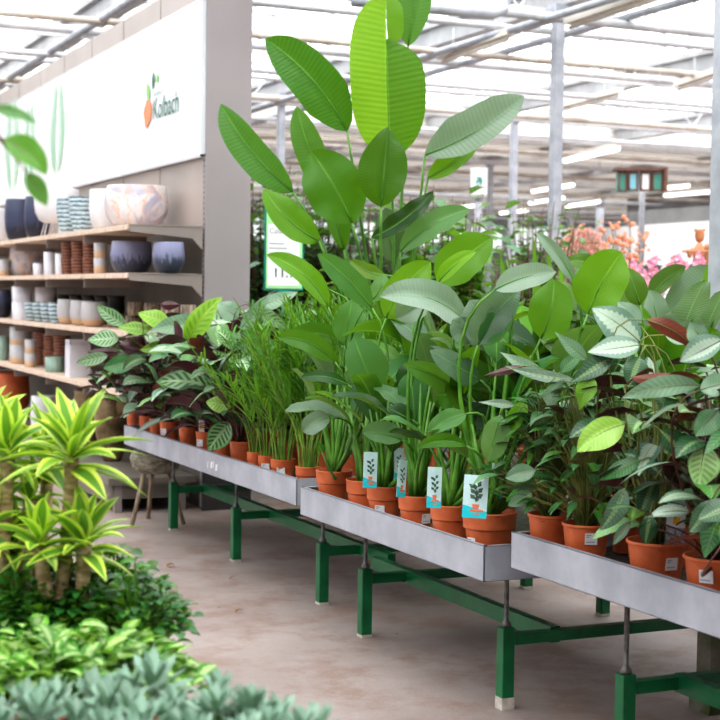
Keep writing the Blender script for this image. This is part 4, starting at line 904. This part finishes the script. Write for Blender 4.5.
ms = masters(2, 'potted_calathea', 'potted plant', lambda P, k: (gen_cal(P, 80, .46, .10, random.Random(600+k), .32, .2, ('feather', 'cal_mid'), 'lance', .08, .1, .0022), P.done('stem_olive', 'feather')))
sp = [(2.92, 4.22), (3.22, 4.22), (2.93, 3.95)]
place_rows(ms, [(a, b, .642) for a, b in sp], lambda i, x, y: 'feathery calathea behind the front row of right bench, %s of three' % ORD[i], 'feathery calatheas behind the front row')
ms = masters(3, 'potted_calathea', 'potted plant', lambda P, k: (gen_cal(P, 30, .60, .20, random.Random(620+k), .42, .24, [('cal_dark', 'cal_mid'), ('cal_silver', 'cal_dark'), ('cal_mid', 'cal_silver')][k], 'ell', .25, .4), P.done('stem_red', 'cal_dark')))
sp = [(2.95, 3.62), (2.97, 3.28), (3.28, 3.9), (3.3, 3.55), (3.55, 4.2), (3.6, 3.8), (3.9, 4.2)]
place_rows(ms, [(a, b, .642) for a, b in sp], lambda i, x, y: 'broad-leaved calathea at the back of right bench, %s of seven' % ORD[i], 'broad calatheas at the back of the right bench')

# ---------------- price sign 
t_ = thing('price_sign', 'green framed Calathea 11.99 price card on a teal stake behind the left bench', 'sign', (3.60, 9.13, .6))
sx = V((.30, -.06, 0)).normalized(); c = V((3.458, 9.15, 1.52)); fz = V((0, 0, 1)); nn = V((sx.y, -sx.x, 0))*1.0
nn = sx.cross(fz).normalized()
mb = MB(); mb.frame(c, sx*.262, fz*.545, -nn*.012, 'teal'); mb.build('sign_frame', 'teal', t_)
mb = MB(); mb.quad(c+nn*.002+sx*.012+fz*.012, sx*.238, fz*.52); mb.build('card', 'lime', t_)
mb = MB(); mb.quad(c+nn*.004+sx*.022+fz*.03, sx*.21, fz*.40); mb.build('price_area', 'white', t_)
text_mesh('Calathea', 'sign_lettering', 'dot', t_, c+nn*.006+sx*.03+fz*.37, sx, fz, .048)
text_mesh('11.99', 'price_lettering', 'black', t_, c+nn*.006+sx*.055+fz*.085, sx, fz, .085, 1, .004)
mb = MB()
for k in range(4): mb.quad(c+nn*.006+sx*.03+fz*(.30-k*.03), sx*(.10+.02*(k % 3)), fz*.006)
mb.build('small_print', 'dot', t_)
mb = MB(); mb.frame(c+sx*.09-fz*.03, sx*.09, fz*.03, -nn*.014, 'teal'); mb.tube([c+sx*.13-fz*.03-nn*.006, c+sx*.13-fz*.94-nn*.006], .008, 8); mb.build('stake', 'teal', t_)
# ================================================================== BACKGROUND
def bush(name, label, cat, p, r_, h, n, L, mat, stem='twig', seed=0, group=None, z0=.15, w=.5, up_=.2, hang=0, pot=None):
    rg = random.Random(seed); t_ = thing(name, label, cat, p, group); st = MB(); fo = MB(); P_ = V(p)
    ns = max(4, n//22); tips = []
    for k in range(ns):
        a = k*2.4; d = rdir(a, 0); q = P_+d*r_*rg.uniform(.1, .8)+V((0, 0, h*rg.uniform(.65, 1)))
        pts = bez(P_+d*.04, P_+d*.1+V((0, 0, h*.5)), q, 5); st.tube(pts, [.018, .015, .012, .009, .006, .003], 5); tips.append(pts)
    mats = mat if isinstance(mat, tuple) else (mat,)
    for k in range(n):
        pts = rg.choice(tips); f = rg.uniform(z0, 1); j = min(4, int(f*5)); c = pts[j].lerp(pts[j+1], f*5-j)
        a = rg.uniform(0, 6.28); d = rdir(a, rg.uniform(-.3, .6)); c = c+d*r_*rg.uniform(.05, .5); l_ = L*rg.uniform(.6, 1.2)
        tip = c+(d+V((0, 0, -hang))).normalized()*l_+V((0, 0, -l_*.2)); fo.leaf(c, c+d*l_*.5+V((0, 0, l_*.1)), tip, l_*w, V((rg.uniform(-.5, .5), rg.uniform(-.5, .5), 1)), 'ell', 3, 2, .25, 0, 1, (rg.uniform(.5, 1.5), max(0, rg.uniform(-.3, .3)), 0), rg.choice(mats))
    st.build('stems', stem, t_); fo.build('foliage', mats[0], t_)
    mb = MB(); R_ = min(.2, r_*.6); mb.lathe([(R_*.75, 0), (R_, .28), (R_*1.04, .3), (R_*.9, .3), (.01, .26)], P_, 20); mb.build('pot', pot or 'terracotta', t_)
    return t_
def gp(px, X=None, Y=None, D=None):
    q = at(px, 300, X=X, Y=Y, D=D); return (q.x, q.y, 0)
g_ = 'leafy plants beyond the benches'
bush('variegated_shrub', 'tall variegated shrub between the grey wall end and the price sign', 'shrub', gp(262, D=12.2), .5, 2.55, 1700, .14, ('variegated', 'bg_leaf', 'bg_leaf'), seed=1, group=g_)
bush('variegated_shrub', 'grey-green variegated shrub seen behind the giant strelitzia stalks', 'shrub', gp(318, D=12.8), .55, 2.5, 1600, .14, ('variegated', 'bg_leaf'), seed=2, group=g_)
bush('variegated_shrub', 'shadowy variegated shrub behind the small palms', 'shrub', gp(365, D=12.5), .5, 2.25, 1300, .13, ('variegated', 'bg_leaf', 'bg_leaf'), seed=3, group=g_)
bush('leafy_shrub', 'green large-leaved shrub right of the giant strelitzia', 'shrub', gp(432, D=12.2), .55, 2.45, 800, .18, ('bg_leaf', 'bg_light', 'bg_leaf'), seed=4, group=g_, w=.7)
bush('leafy_shrub', 'bright green shrub under the hanging exit sign', 'shrub', gp(458, D=11.0), .45, 2.15, 600, .17, ('bg_light', 'bg_leaf'), seed=5, group=g_, w=.6)
bush('ficus_tree', 'slender dark ficus left of the large steel post', 'tree', gp(532, D=13.2), .5, 2.35, 1300, .09, 'bg_leaf', seed=6, group=g_, w=.7)
bush('ficus_tree', 'thin ficus just behind the large steel post', 'tree', gp(556, D=14.4), .5, 2.3, 700, .09, 'bg_leaf', seed=7, group=g_, w=.7)
bush('leafy_shrub', 'fresh green upright shrub between the ficus and strelitzia leaves', 'shrub', gp(512, D=10.8), .32, 1.78, 220, .16, 'bg_light', seed=8, group=g_)
for i, (px, D, h, s) in enumerate(((590, 11.5, 1.5, 11), (640, 10.4, 1.35, 12), (690, 10.2, 1.35, 13), (400, 11.2, 1.7, 14), (345, 10.8, 1.65, 15), (480, 11.8, 1.6, 16))):
    bush('leafy_shrub', ['low green shrub below the pink pampas', 'low green shrub behind the right strelitzia leaves', 'low shrub behind the orchids at the right', 'mid green shrub behind the strelitzia mass', 'dense green shrub behind the palms', 'mid green shrub below the exit sign'][i], 'shrub', gp(px, D=D), .5, h, 600, .15, ('bg_leaf', 'bg_light'), seed=s, group=g_)
# spiky green bromeliad-like plant
t_ = thing('spiky_plant', 'spiky green plant standing right of the steel post behind the strelitzias', 'potted plant', gp(585, D=9.6)); fo = MB(); P_ = V(t_['_w'])
rg = random.Random(4)
for cx, top in ((500, 250), (533, 235), (548, 243), (578, 250), (598, 245), (613, 243), (508, 262), (560, 255), (620, 252)):
    T = at(cx, top, D=9.6); B = V((P_.x+(T.x-P_.x)*.8, P_.y+(T.y-P_.y)*.8, .9)); fo.leaf(B, (B+T)/2+V((.02, 0, 0)), T, .075, O-T, 'strap', 6, 2, .3, 0, 1, (rg.uniform(.8, 1.2), .15, 0), 'bg_light')
fo.build('foliage', 'bg_light', t_); mb = MB(); mb.lathe([(.2, 0), (.28, .85), (.3, .92), (.26, .92), (.01, .85)], P_, 20); mb.build('pot', 'terracotta', t_)
# pampas grass plumes
t_ = thing('pampas_bunch', 'fluffy pink pampas grass plumes right of the large steel post', 'dried flowers', gp(590, D=15)); P_ = V(t_['_w']); st = MB(); fo = MB()
for k in range(11):
    T = at(563+k*4.8+rg.uniform(-2, 2), 218+abs(k-4)*5+rg.uniform(-3, 6), D=15); B = P_+V((0, 0, .9)); st.tube([B, T], .006, 4)
    for j in range(90):
        f = rg.uniform(0, 1); c = T-V((0, 0, .46*f)); d = rdir(rg.uniform(0, 6.28), rg.uniform(-.2, .9)); l_ = .10*(.5+f*.8); fo.leaf(c, c+d*l_*.6, c+d*l_-V((0, 0, .03)), .022, O-c, 'grass', 2, 2, 0, 0, 1, (1, 0, 0))
st.build('stems', 'stem_olive', t_); fo.build('plumes', 'pampas', t_); mb = MB(); mb.lathe([(.14, 0), (.2, .5), (.15, .9), (.12, .95), (.01, .9)], P_, 20); mb.build('vase', 'white', t_)
# coral blossom branches
t_ = thing('blossom_branches', 'tall coral blossom branches left of the white back wall', 'dried flowers', gp(622, D=16)); P_ = V(t_['_w']); st = MB(); fo = MB()
for k in range(9):
    T = at(602+k*5+rg.uniform(-3, 3), 224+rg.uniform(0, 22), D=16); B = P_+V((0, 0, .9)); pts = bez(B, (B+T)/2+V((.1, 0, 0)), T, 8); st.tube(pts, .006, 4)
    for j in range(26):
        q = rg.choice(pts[3:])+rdir(rg.uniform(0, 6.28), rg.uniform(-.5, .9))*rg.uniform(.0, .12); fo.ball(q, rg.uniform(.012, .03), 6)
st.build('stems', 'twig', t_); fo.build('blossoms', 'coral', t_); mb = MB(); mb.lathe([(.14, 0), (.2, .5), (.15, .9), (.12, .95), (.01, .9)], P_, 20); mb.build('vase', 'white', t_)
# orchids
for i, (px, py, D, mt) in enumerate(((641, 262, 12.5, 'pink'), (652, 268, 12, 'pink'), (662, 258, 12.5, 'pink'), (673, 264, 12, 'white_petal'), (684, 256, 12.4, 'pink'), (694, 262, 12, 'pink'), (704, 268, 12.2, 'white_petal'), (632, 280, 12.2, 'coral'), (648, 284, 12, 'coral'), (612, 272, 12.6, 'pink'))):
    q = at(px, py, D=D); t_ = thing('potted_orchid', 'orchid with %s blossoms, %s of the row below the white back wall' % ({'pink': 'pink', 'white_petal': 'white', 'coral': 'coral'}[mt], ORD[i]), 'potted plant', (q.x, q.y, .8), 'orchids below the white back wall'); P_ = V((q.x, q.y, .8)); st = MB(); fo = MB()
    for s_ in (-1, 1):
        T = q+V((.10*s_, 0, .0)); pts = bez(P_+V((0, 0, .1)), P_+V((.0, 0, .6)), T, 8); st.tube(pts, .004, 4)
        for j in range(7):
            c = pts[-1].lerp(pts[4], j/9)+V((rg.uniform(-.03, .03), rg.uniform(-.03, .03), rg.uniform(-.03, .03)))
            for a in range(5):
                d = rdir(-1.9, 0); e = V((math.cos(a*1.257)*.9, -.3, math.sin(a*1.257)))*.04; fo.leaf(c, c+e*.6, c+e, .035, (O-c), 'ell', 2, 2, .1, 0, 1)
    st.build('stems', 'stem_olive', t_); fo.build('blossoms', mt, t_); mb = MB(); mb.lathe([(.05, 0), (.07, .12), (.06, .12), (.01, .1)], P_, 14); mb.build('pot', 'potwhite', t_)
    lf = MB()
    for a in range(5): d = rdir(a*1.3, .5); lf.leaf(P_+V((0, 0, .1)), P_+d*.1+V((0, 0, .14)), P_+d*.2+V((0, 0, .08)), .06, V((0, 0, 1)), 'ell', 4, 2, .2)
    lf.build('foliage', 'bg_leaf', t_)
q = at(664, 300, D=12.3)
t_ = thing('orchid_table', 'long pale display table under the orchids', 'table', (q.x, q.y, 0)); mb = MB(); sd = rt*1.0; sd.z = 0; sd.normalize(); fd = V((-sd.y, sd.x, 0)); c = V((q.x, q.y, .76))-sd*.75-fd*.5
mb.frame(c, sd*1.4, fd*1.2, V((0, 0, .04))); mb.build('tabletop', 'board', t_)
for a in (.05, 1.3):
    for b_ in (.05, 1.1): mb = MB(); mb.frame(V((c.x, c.y, 0))+sd*a+fd*b_, sd*.05, fd*.05, V((0, 0, .76))); mb.build('leg', 'legwood', t_)
# wooden figure
q = at(699, 262, D=13); P_ = V((q.x, q.y, .0)); t_ = thing('wooden_figure', 'reddish wooden jointed figure with outstretched arms in front of white wall', 'sculpture', P_)
zz = lambda y: at(699, y, D=13).z
c = V((P_.x, P_.y, 0)); m1 = 13/F
mb = MB(); mb.box((P_.x-.2, P_.y-.2, 0), (P_.x+.2, P_.y+.2, zz(285))); mb.build('plinth', 'white', t_)
mb = MB(); mb.lathe([(.01, zz(268)), (5*m1, zz(262)), (6.5*m1, zz(256)), (6*m1, zz(250)), (4*m1, zz(246)), (2.4*m1, zz(243)), (.001, zz(242))], c, 16, cap=False); mb.build('torso', 'wood', t_)
mb = MB(); mb.lathe([(.001, zz(243)), (3.6*m1, zz(241)), (5*m1, zz(236)), (4.4*m1, zz(232)), (5*m1, zz(229.5)), (.001, zz(229))], c, 14, cap=False)
for s_ in (-1, 1): mb.ball(c+sd*(s_*4.2*m1)+V((0, 0, zz(230))), 1.8*m1, 8)
mb.build('head', 'wood', t_)
for s_ in (-1, 1):
    mb = MB(); a0 = c+sd*(s_*7*m1)+V((0, 0, zz(249))); a1 = c+sd*(s_*11*m1)-fd*.05+V((0, 0, zz(256))); a2 = c+sd*(s_*15*m1)-fd*.15+V((0, 0, zz(252)))
    mb.tube([a0, (a0+a1)/2, a1], [2*m1, 2.8*m1, 1.8*m1], 8); mb.ball(a1, 2.4*m1, 8); mb.tube([a1, a2], [1.8*m1, 1.5*m1], 8); mb.ball(a2, 2.4*m1, 8); mb.build('arm', 'wood', t_)
    mb = MB(); a0 = c+sd*(s_*4*m1)+V((0, 0, zz(266))); a1 = c+sd*(s_*6*m1)-fd*.05+V((0, 0, zz(275))); a2 = c+sd*(s_*5*m1)+V((0, 0, zz(284.5))); mb.tube([a0, a1, a2], [3*m1, 2.5*m1, 2*m1], 8); mb.ball(a1, 3*m1, 8); mb.build('leg', 'wood', t_)
mb = MB(); a = c-sd*21*m1-fd*.16+V((0, 0, zz(252))); mb.tube([a, a+sd*36*m1], 1.1*m1, 8); mb.build('pole', 'wood', t_)
mb = MB(); mb.lathe([(3*m1, zz(284)), (3*m1, zz(249)), (3.8*m1, zz(248)), (3*m1, zz(245)), (.001, zz(244))], c+sd*5*m1-fd*.12, 14); mb.build('post', 'wood', t_)
# hanging lantern row
for i, (x0, x1, mt) in enumerate(((618, 627, 'lantern_teal'), (628, 638, 'lantern_blue'), (640, 651, 'white'), (652, 663, 'lantern_teal'))):
    a = at(x0, 191 if i else 192, D=17); b_ = at(x1, 172, D=17); cx = (a+b_)/2; t_ = thing('hanging_box', '%s display box in the hanging row under the roof, %s from the left' % ({'lantern_teal': 'dark teal', 'lantern_blue': 'pale blue', 'white': 'white'}[mt], ORD[i]), 'display box', (cx.x, cx.y, a.z), 'hanging boxes in a brown frame')
    w = (b_-a).dot(sd); h = b_.z-a.z; mb = MB(); o_ = V((cx.x, cx.y, a.z))-sd*w/2; mb.frame(o_, sd*w, fd*.14, V((0, 0, h))); mb.build('box', mt, t_)
    mb = MB()
    for e in (0, w-.02): mb.frame(o_+sd*e-fd*.012, sd*.02, fd*.012, V((0, 0, h)))
    for e in (0, h-.02): mb.frame(o_+V((0, 0, e))-fd*.012, sd*w, fd*.012, V((0, 0, .02)))
    mb.build('box_frame', 'lantern_frame', t_); mb = MB(); mb.tube([o_+sd*w/2+V((0, 0, h)), o_+sd*w/2+V((0, 0, 4.3-o_.z))], .0025, 4); mb.build('hanger', 'pipe', t_)
a = at(615, 170.5, D=16.95); b_ = at(668, 170, D=16.95); mb = MB(); mb.frame(a, b_-a, fd*.2, V((0, 0, .03))); mb.frame(at(664, 191, D=16.95), sd*.04, fd*.2, V((0, 0, .24)))
tag(mb.build('hanging_rail', 'lantern_frame', origin=a), 'brown wooden rail holding the coloured hanging boxes', 'rail')
# exit sign
a = at(470.5, 194.5, D=20); b_ = at(487.5, 168, D=20); t_ = thing('exit_sign', 'white hanging exit sign with a small green symbol above the shrubs', 'sign', a)
w = (b_-a).dot(sd); h = b_.z-a.z; mb = MB(); mb.frame(a, sd*w, fd*.06, V((0, 0, h))); mb.build('sign_box', 'white', t_)
mb = MB(); c = a-fd*.004
for (u0, v0, u1, v1) in ((.35, .58, .65, .66), (.42, .45, .7, .58), (.3, .42, .42, .52), (.55, .34, .66, .45), (.35, .3, .5, .38)): mb.quad(c+sd*w*u0+V((0, 0, h*v0)), sd*w*(u1-u0), V((0, 0, h*(v1-v0))))
mb.build('green_symbol', 'lantern_teal', t_)
for e in (.15, .85): mb = MB(); mb.tube([a+sd*w*e+V((0, 0, h)), a+sd*w*e+V((0, 0, 4.3-a.z))], .005, 4); mb.build('hanger', 'pipe', t_)
# tube lamps
LM = [((564, 159), (619, 146), 1, 4.15), ((532, 190), (574, 183), 1, 4.1), ((664, 194), (711, 190), 1, 4.1), ((646, 213), (680, 208), 1, 4.1), ((547, 112), (620, 93), 0, 4.2), ((618, 8), (660, -6), 0, 4.15), ((440, 60), (510, 35), 0, 4.15), ((440, 208), (478, 204), 1, 4.1), ((704, 78), (740, 66), 0, 4.15), ((566, 205), (600, 200), 1, 4.1), ((540, 200), (552, 198), 1, 4.1), ((655, 187), (690, 184), 1, 4.1), ((500, 212), (528, 209), 1, 4.1)]
for i, (a, b_, lit, z) in enumerate(LM):
    A, B = at(a[0], a[1], Z=z), at(b_[0], b_[1], Z=z)
    if (B-A).length > 5 or (B-A).length < 1: 
        dd = (B-A).normalized(); mm = (A+B)/2; A, B = mm-dd*1.3, mm+dd*1.3
    t_ = thing('tube_lamp', ['lit tube lamp nearest right of the large steel post', 'lit tube lamp behind the large steel post', 'lit tube lamp above the right white wall panels', 'small lit tube lamp just over the white wall panels', 'unlit tube lamp high right of the large steel post', 'unlit tube lamp at the top edge right of the post', 'unlit tube lamp along the beam left of the large post', 'lit tube lamp far behind the exit sign', 'unlit tube lamp by the right edge of the photo', 'faint lit tube lamp behind the post, farther row', 'short lit tube lamp behind the post', 'dim tube lamp beside the hanging boxes', 'lit tube lamp low between the slim posts'][i], 'lamp', (A+B)/2, 'tube lamps under the greenhouse roof')
    ax = (B-A).normalized(); s_ = ax.cross(V((0, 0, 1))).normalized(); mb = MB(); mb.frame(A-s_*.05, B-A, s_*.1, V((0, 0, .07))); mb.build('housing', 'lamp_off', t_)
    mb = MB(); mb.tube([A+ax*.05-V((0, 0, .035)), B-ax*.05-V((0, 0, .035))], .05 if lit else .02, 8); mb.build('tube', 'lamp_lit' if lit else 'lamp_off', t_)
    for e in (.2, .8): mb = MB(); q = A.lerp(B, e); mb.tube([q+V((0, 0, .07)), V((q.x, q.y, 4.45))], .006, 4); mb.build('hanger', 'bar', t_)

# ================================================================== FOREGROUND BENCH AND PLANTS
t_ = thing('plant_bench', 'low bench under the blurred foreground plants at the left', 'bench', (.2, 3, 0))
mb = MB(); mb.box((-.9, 1.2, .52), (.80, 4.35, .56)); mb.box((.79, 1.2, .50), (.80, 4.35, .60)); mb.build('tray', 'galv', t_)
for x in (-.8, .68):
    for y in (1.4, 2.8, 4.2): mb = MB(); mb.box((x, y, 0), (x+.05, y+.05, .52)); mb.build('leg', 'green', t_)
def fpot(P_, r_, h, root, mat='terracotta'):
    mb = MB(); mb.lathe([(r_*.76, 0), (r_*.95, h*.93), (r_, h*.945), (r_, h), (r_*.94, h), (r_*.9, h*.85), (.005, h*.86)], P_, 24); mb.build('pot', mat, root)
def rosette(fo, c, n, L, rg, w=.046, el0=-.25, el1=1.35, tint=None):
    for k in range(n):
        f = k/n; a = k*2.4+rg.uniform(-.25, .25); el = lerp(el0, el1, f)+rg.uniform(-.15, .15); l_ = L*rg.uniform(.8, 1.1)*(1-.25*abs(f-.4)); d = rdir(a, el)
        b = c+V((0, 0, .06*f)); ct = b+d*l_*.5+V((0, 0, l_*.10)); tip = b+d*l_-V((0, 0, l_*.22*(1-f*.6)))
        fo.leaf(b, ct, tip, w*rg.uniform(.85, 1.2), V((0, 0, 1))-d*.5+V((rg.uniform(-.3, .3), rg.uniform(-.3, .3), 0)), 'strap', 10, 4, rg.uniform(.3, .7), .02, 1.2, (rg.uniform(.9, 1.4), max(0, rg.uniform(-.2, .35)), max(0, rg.uniform(-.3, .15))), 'drac', ph=rg.uniform(0, 6))
def dracaena(label, canes, base, seed):
    rg = random.Random(seed); root = thing('dracaena', label, 'potted plant', base, 'dracaenas in the left foreground'); fo = MB(); B = V(base); fpot(B, .085, .15, root)
    for k, ((x, yt), (xb, yb), n, L, D) in enumerate(canes):
        c = at(x, yt, D=D); g = V((B.x+.03*(k-1), B.y+.02*(k % 2), B.z+.13)); mb = MB()
        pts = bez(g, V((lerp(g.x, c.x, .9), lerp(g.y, c.y, .9), (g.z+c.z)/2)), c, 10); mb.tube(pts, [.0165+.0015*math.sin(j*2.1) for j in range(11)], 10); mb.build('cane', 'bark', root)
        rosette(fo, c-V((0, 0, .03)), n, L, rg)
    fo.build('foliage', 'drac', root)
q = at(70, 600, D=3.45); dracaena('tall variegated dracaena nearest the aisle with bark cane and yellow-edged rosette', [((70, 462), 0, 34, .19, 3.45), ((50, 470), 0, 22, .15, 3.62)], (q.x, q.y, .561), 1) if 0 else None
def drc(label, bx, D, canes, seed):
    q = at(bx, 600, D=D); dracaena(label, [((x, y), (0, 0), n, L, D+dd) for (x, y, n, L, dd) in canes], (q.x, q.y, .561), seed)
drc('variegated dracaena nearest the aisle with thick bark cane and yellow-edged rosette', 66, 3.45, [(72, 458, 28, .19, 0), (40, 545, 18, .15, -.05), (84, 545, 22, .155, -.03)], 1)
drc('variegated dracaena second from the aisle, cane behind the first', 40, 3.65, [(48, 458, 18, .17, 0), (12, 545, 16, .15, -.05)], 2)
drc('variegated dracaena at the left edge of the foreground group', 5, 3.55, [(8, 455, 22, .18, 0), (-10, 530, 18, .17, 0), (30, 500, 12, .13, .05)], 3)
drc('variegated dracaena in the back of the foreground group, partly cut by left edge', -22, 3.75, [(-20, 440, 24, .20, 0), (0, 490, 16, .16, 0)], 4)
def carpet(name, label_fn, spots, h, n, L, mat, w, prof, seed, cat='potted plant', group=None, r_=.13):
    for i, (x, y) in enumerate(spots):
        rg = random.Random(seed+i); base = V((x, y, .561)); root = thing(name, label_fn(i), cat, base, group); fpot(base, .07, .12, root); fo = MB(); st = MB()
        c0 = base+V((0, 0, .11))
        for k in range(n):
            a = rg.uniform(0, 6.28); f = rg.random()**.5; d = rdir(a, 0); e = c0+d*r_*f+V((0, 0, h*(1.05-f*.6)*rg.uniform(.55, 1.05)))
            if k % 3 == 0: st.tube([c0+d*.02, c0+d*r_*f*.4+V((0, 0, (e.z-c0.z)*.6)), e], .0025, 4, cap=False)
            D_ = rdir(a+rg.uniform(-1, 1), rg.uniform(-.2, .7)); l_ = L*rg.uniform(.6, 1.2)
            fo.leaf(e, e+D_*l_*.5+V((0, 0, l_*.15)), e+D_*l_-V((0, 0, l_*.15)), l_*w, V((rg.uniform(-.4, .4), rg.uniform(-.4, .4), 1)), prof, 5, 2, .3, .02, 1, (rg.uniform(.5, 1.5), max(0, rg.uniform(-.25, .3)), 0), mat)
        st.build('stems', 'stem_green', root); fo.build('foliage', mat, root)
gl_ = lambda kind: (lambda i: 'low %s on the foreground bench, %s counted from the aisle side' % (kind, ORD[i]))
def fsp(l): return [(lambda q: (q.x, q.y))(at(a, b_, Z=.74)) for a, b_ in l]
carpet('ivy_plant', gl_('dark small-leaved ivy plant'), fsp([(135, 628), (100, 618), (62, 622), (22, 618), (118, 600), (78, 598), (36, 598), (-2, 598)]), .20, 340, .034, 'shrub', .75, 'ell', 700, group='ivy plants in the foreground', r_=.13)
carpet('syngonium_plant', gl_('pale-centred green leafy plant'), fsp([(140, 676), (98, 676), (52, 678), (6, 678), (120, 656), (75, 656), (30, 656)]), .13, 110, .06, 'syng', .62, 'ell', 720, group='pale-leaved plants in the foreground', r_=.125)
def succulents():
    for i, (px, py, L) in enumerate(((252, 724, .08), (208, 716, .075), (165, 722, .08), (124, 702, .11), (75, 724, .09), (26, 720, .085), (232, 746, .08), (286, 742, .08), (140, 745, .09))):
        q = at(px, py, Z=.78 if i < 6 else .76); rg = random.Random(800+i); base = V((q.x, q.y, .561)); root = thing('blue_succulent', 'blue-grey succulent rosette at the bottom edge, %s of the row' % ORD[i], 'potted plant', base, 'succulents along the bottom edge'); fpot(base, .055, .12, root); fo = MB(); st = MB()
        for s_ in range(4):
            a = s_*2.1+rg.random(); c = base+rdir(a, 0)*(.06 if s_ else 0)+V((0, 0, .20+rg.uniform(-.02, .03))); st.tube([base+V((0, 0, .10)), c], .006, 6)
            for k in range(15):
                f = k/15; d = rdir(k*2.4, .15+1.1*f); l_ = L*(1-.4*f)*rg.uniform(.85, 1.1)*.8; b = c+V((0, 0, .02*f)); fo.leaf(b, b+d*l_*.5-V((0, 0, .004)), b+d*l_+V((0, 0, l_*.12)), l_*.36, V((0, 0, 1))-d*.7, 'spoon', 6, 2, .5, 0, 1, (rg.uniform(.8, 1.25), 0, max(0, rg.uniform(-.1, .25))), 'succ')
        st.build('stems', 'stem_green', root); fo.build('foliage', 'succ', root)
succulents()
# tall plant at the left whose branch reaches into the picture
base = V((.30, 2.42, .561)); root = thing('weeping_ficus', 'blurred branch with large oval leaves reaching in at the upper left', 'potted plant', base); fpot(base, .1, .17, root)
st = MB(); fo = MB(); A = at(-110, 190, D=2.4); st.tube(bez(base+V((0, 0, .15)), base+V((0, 0, .7)), A, 8), [.012-.001*j for j in range(9)], 8); Bq = at(6, 140, D=2.4); st.tube(bez(A, A.lerp(Bq, .5)+V((0, 0, .03)), Bq, 6), [.005, .004, .004, .003, .003, .002, .002], 6)
class Pp: pass
P = Pp(); P.fo = fo; P.st = st; P.crown = Bq
hero(P, (-8, 108), (37, 124), 13, 2.35, bend=.12, mat='shrub', tint=(1.6, .05, .1), stem=.0015, prof='ell'); hero(P, (4, 139), (47, 175), 26, 2.35, bend=.12, mat='shrub', tint=(1.6, .15, 0), stem=.0015, prof='ell'); hero(P, (27, 173), (47, 206), 18, 2.38, bend=.05, mat='shrub', tint=(1.6, .12, .05), stem=.0015, prof='ell')
for k in range(16):
    rg = random.Random(k); c = base.lerp(A, .45+.5*k/16)+V((0, 0, .05)); d = rdir(k*2.4, .1)
    if d.x > .2: d.x *= -1
    fo.leaf(c, c+d*.05+V((0, 0, .01)), c+d*.1-V((0, 0, .02)), .04, V((0, 0, 1)), 'ell', 6, 2, .2, 0, 1, (1, .1, 0), 'shrub')
st.build('stems', 'twig', root); fo.build('foliage', 'shrub', root)
# fallen leaf and crumbs on the floor
for i, (px, py) in enumerate(((167, 567), (229, 580), (235, 613))):
    q = at(px, py, Z=.004); mb = MB(); mb.leaf(q, q+V((.02, .02, .02)), q+V((.05, .01, .004)), .03 if i == 0 else .015, V((0, 0, 1)), 'ell', 5, 2, .5)
    tag(mb.build('fallen_leaf', 'dry', origin=q), ['curled dry brown leaf on the floor near the foreground plants', 'tiny brown leaf scrap on the floor beyond the middle of the aisle', 'small dark leaf scrap lying in the middle of the aisle'][i], 'leaf')

# ================================================================== LIGHT, CAMERA
for (x, y, e) in ((22.5, 33, 380), (12, 36, 150)):  # added area fills brightening the far white boards, no visible fixture
    al = bpy.data.lights.new('far_fill_light', 'AREA'); al.shape = 'RECTANGLE'; al.size = 8; al.size_y = 10; al.energy = e; ao = bpy.data.objects.new('far_fill_light', al); COL.objects.link(ao); ao.location = (x, y, 4.1)
w = bpy.data.worlds.new('World'); bpy.context.scene.world = w; w.use_nodes = True
w.node_tree.nodes['Background'].inputs[0].default_value = (.97, .985, 1, 1); w.node_tree.nodes['Background'].inputs[1].default_value = 2.5
sl = bpy.data.lights.new('Sun', 'SUN'); sl.energy = 1.4; sl.angle = math.radians(35); sl.color = (1, .98, .95); so = bpy.data.objects.new('Sun', sl); COL.objects.link(so)
so.rotation_euler = V((.45, .65, -1.2)).to_track_quat('-Z', 'Y').to_euler()
cd = bpy.data.cameras.new('Camera'); co = bpy.data.objects.new('Camera', cd); COL.objects.link(co); bpy.context.scene.camera = co
from mathutils import Matrix
mtx = Matrix((rt, up, -fw)).transposed().to_4x4(); mtx.translation = O; co.matrix_world = mtx
cd.sensor_fit = 'HORIZONTAL'; cd.sensor_width = 24; cd.lens = 50; cd.clip_end = 200; cd.clip_start = .05
cd.dof.use_dof = True; cd.dof.focus_distance = 5.6; cd.dof.aperture_fstop = 3.2
sc = bpy.context.scene; sc.view_settings.view_transform = 'Standard'; sc.view_settings.look = 'Medium High Contrast'; sc.view_settings.exposure = 0.3; sc.view_settings.gamma = 1.0
sc.cycles.max_bounces = 8; sc.cycles.transparent_max_bounces = 80; sc.cycles.diffuse_bounces = 4; sc.cycles.use_denoising = True
sc.cycles.sample_clamp_indirect = 8
for o in bpy.data.objects:
    if '_w' in o: del o['_w']
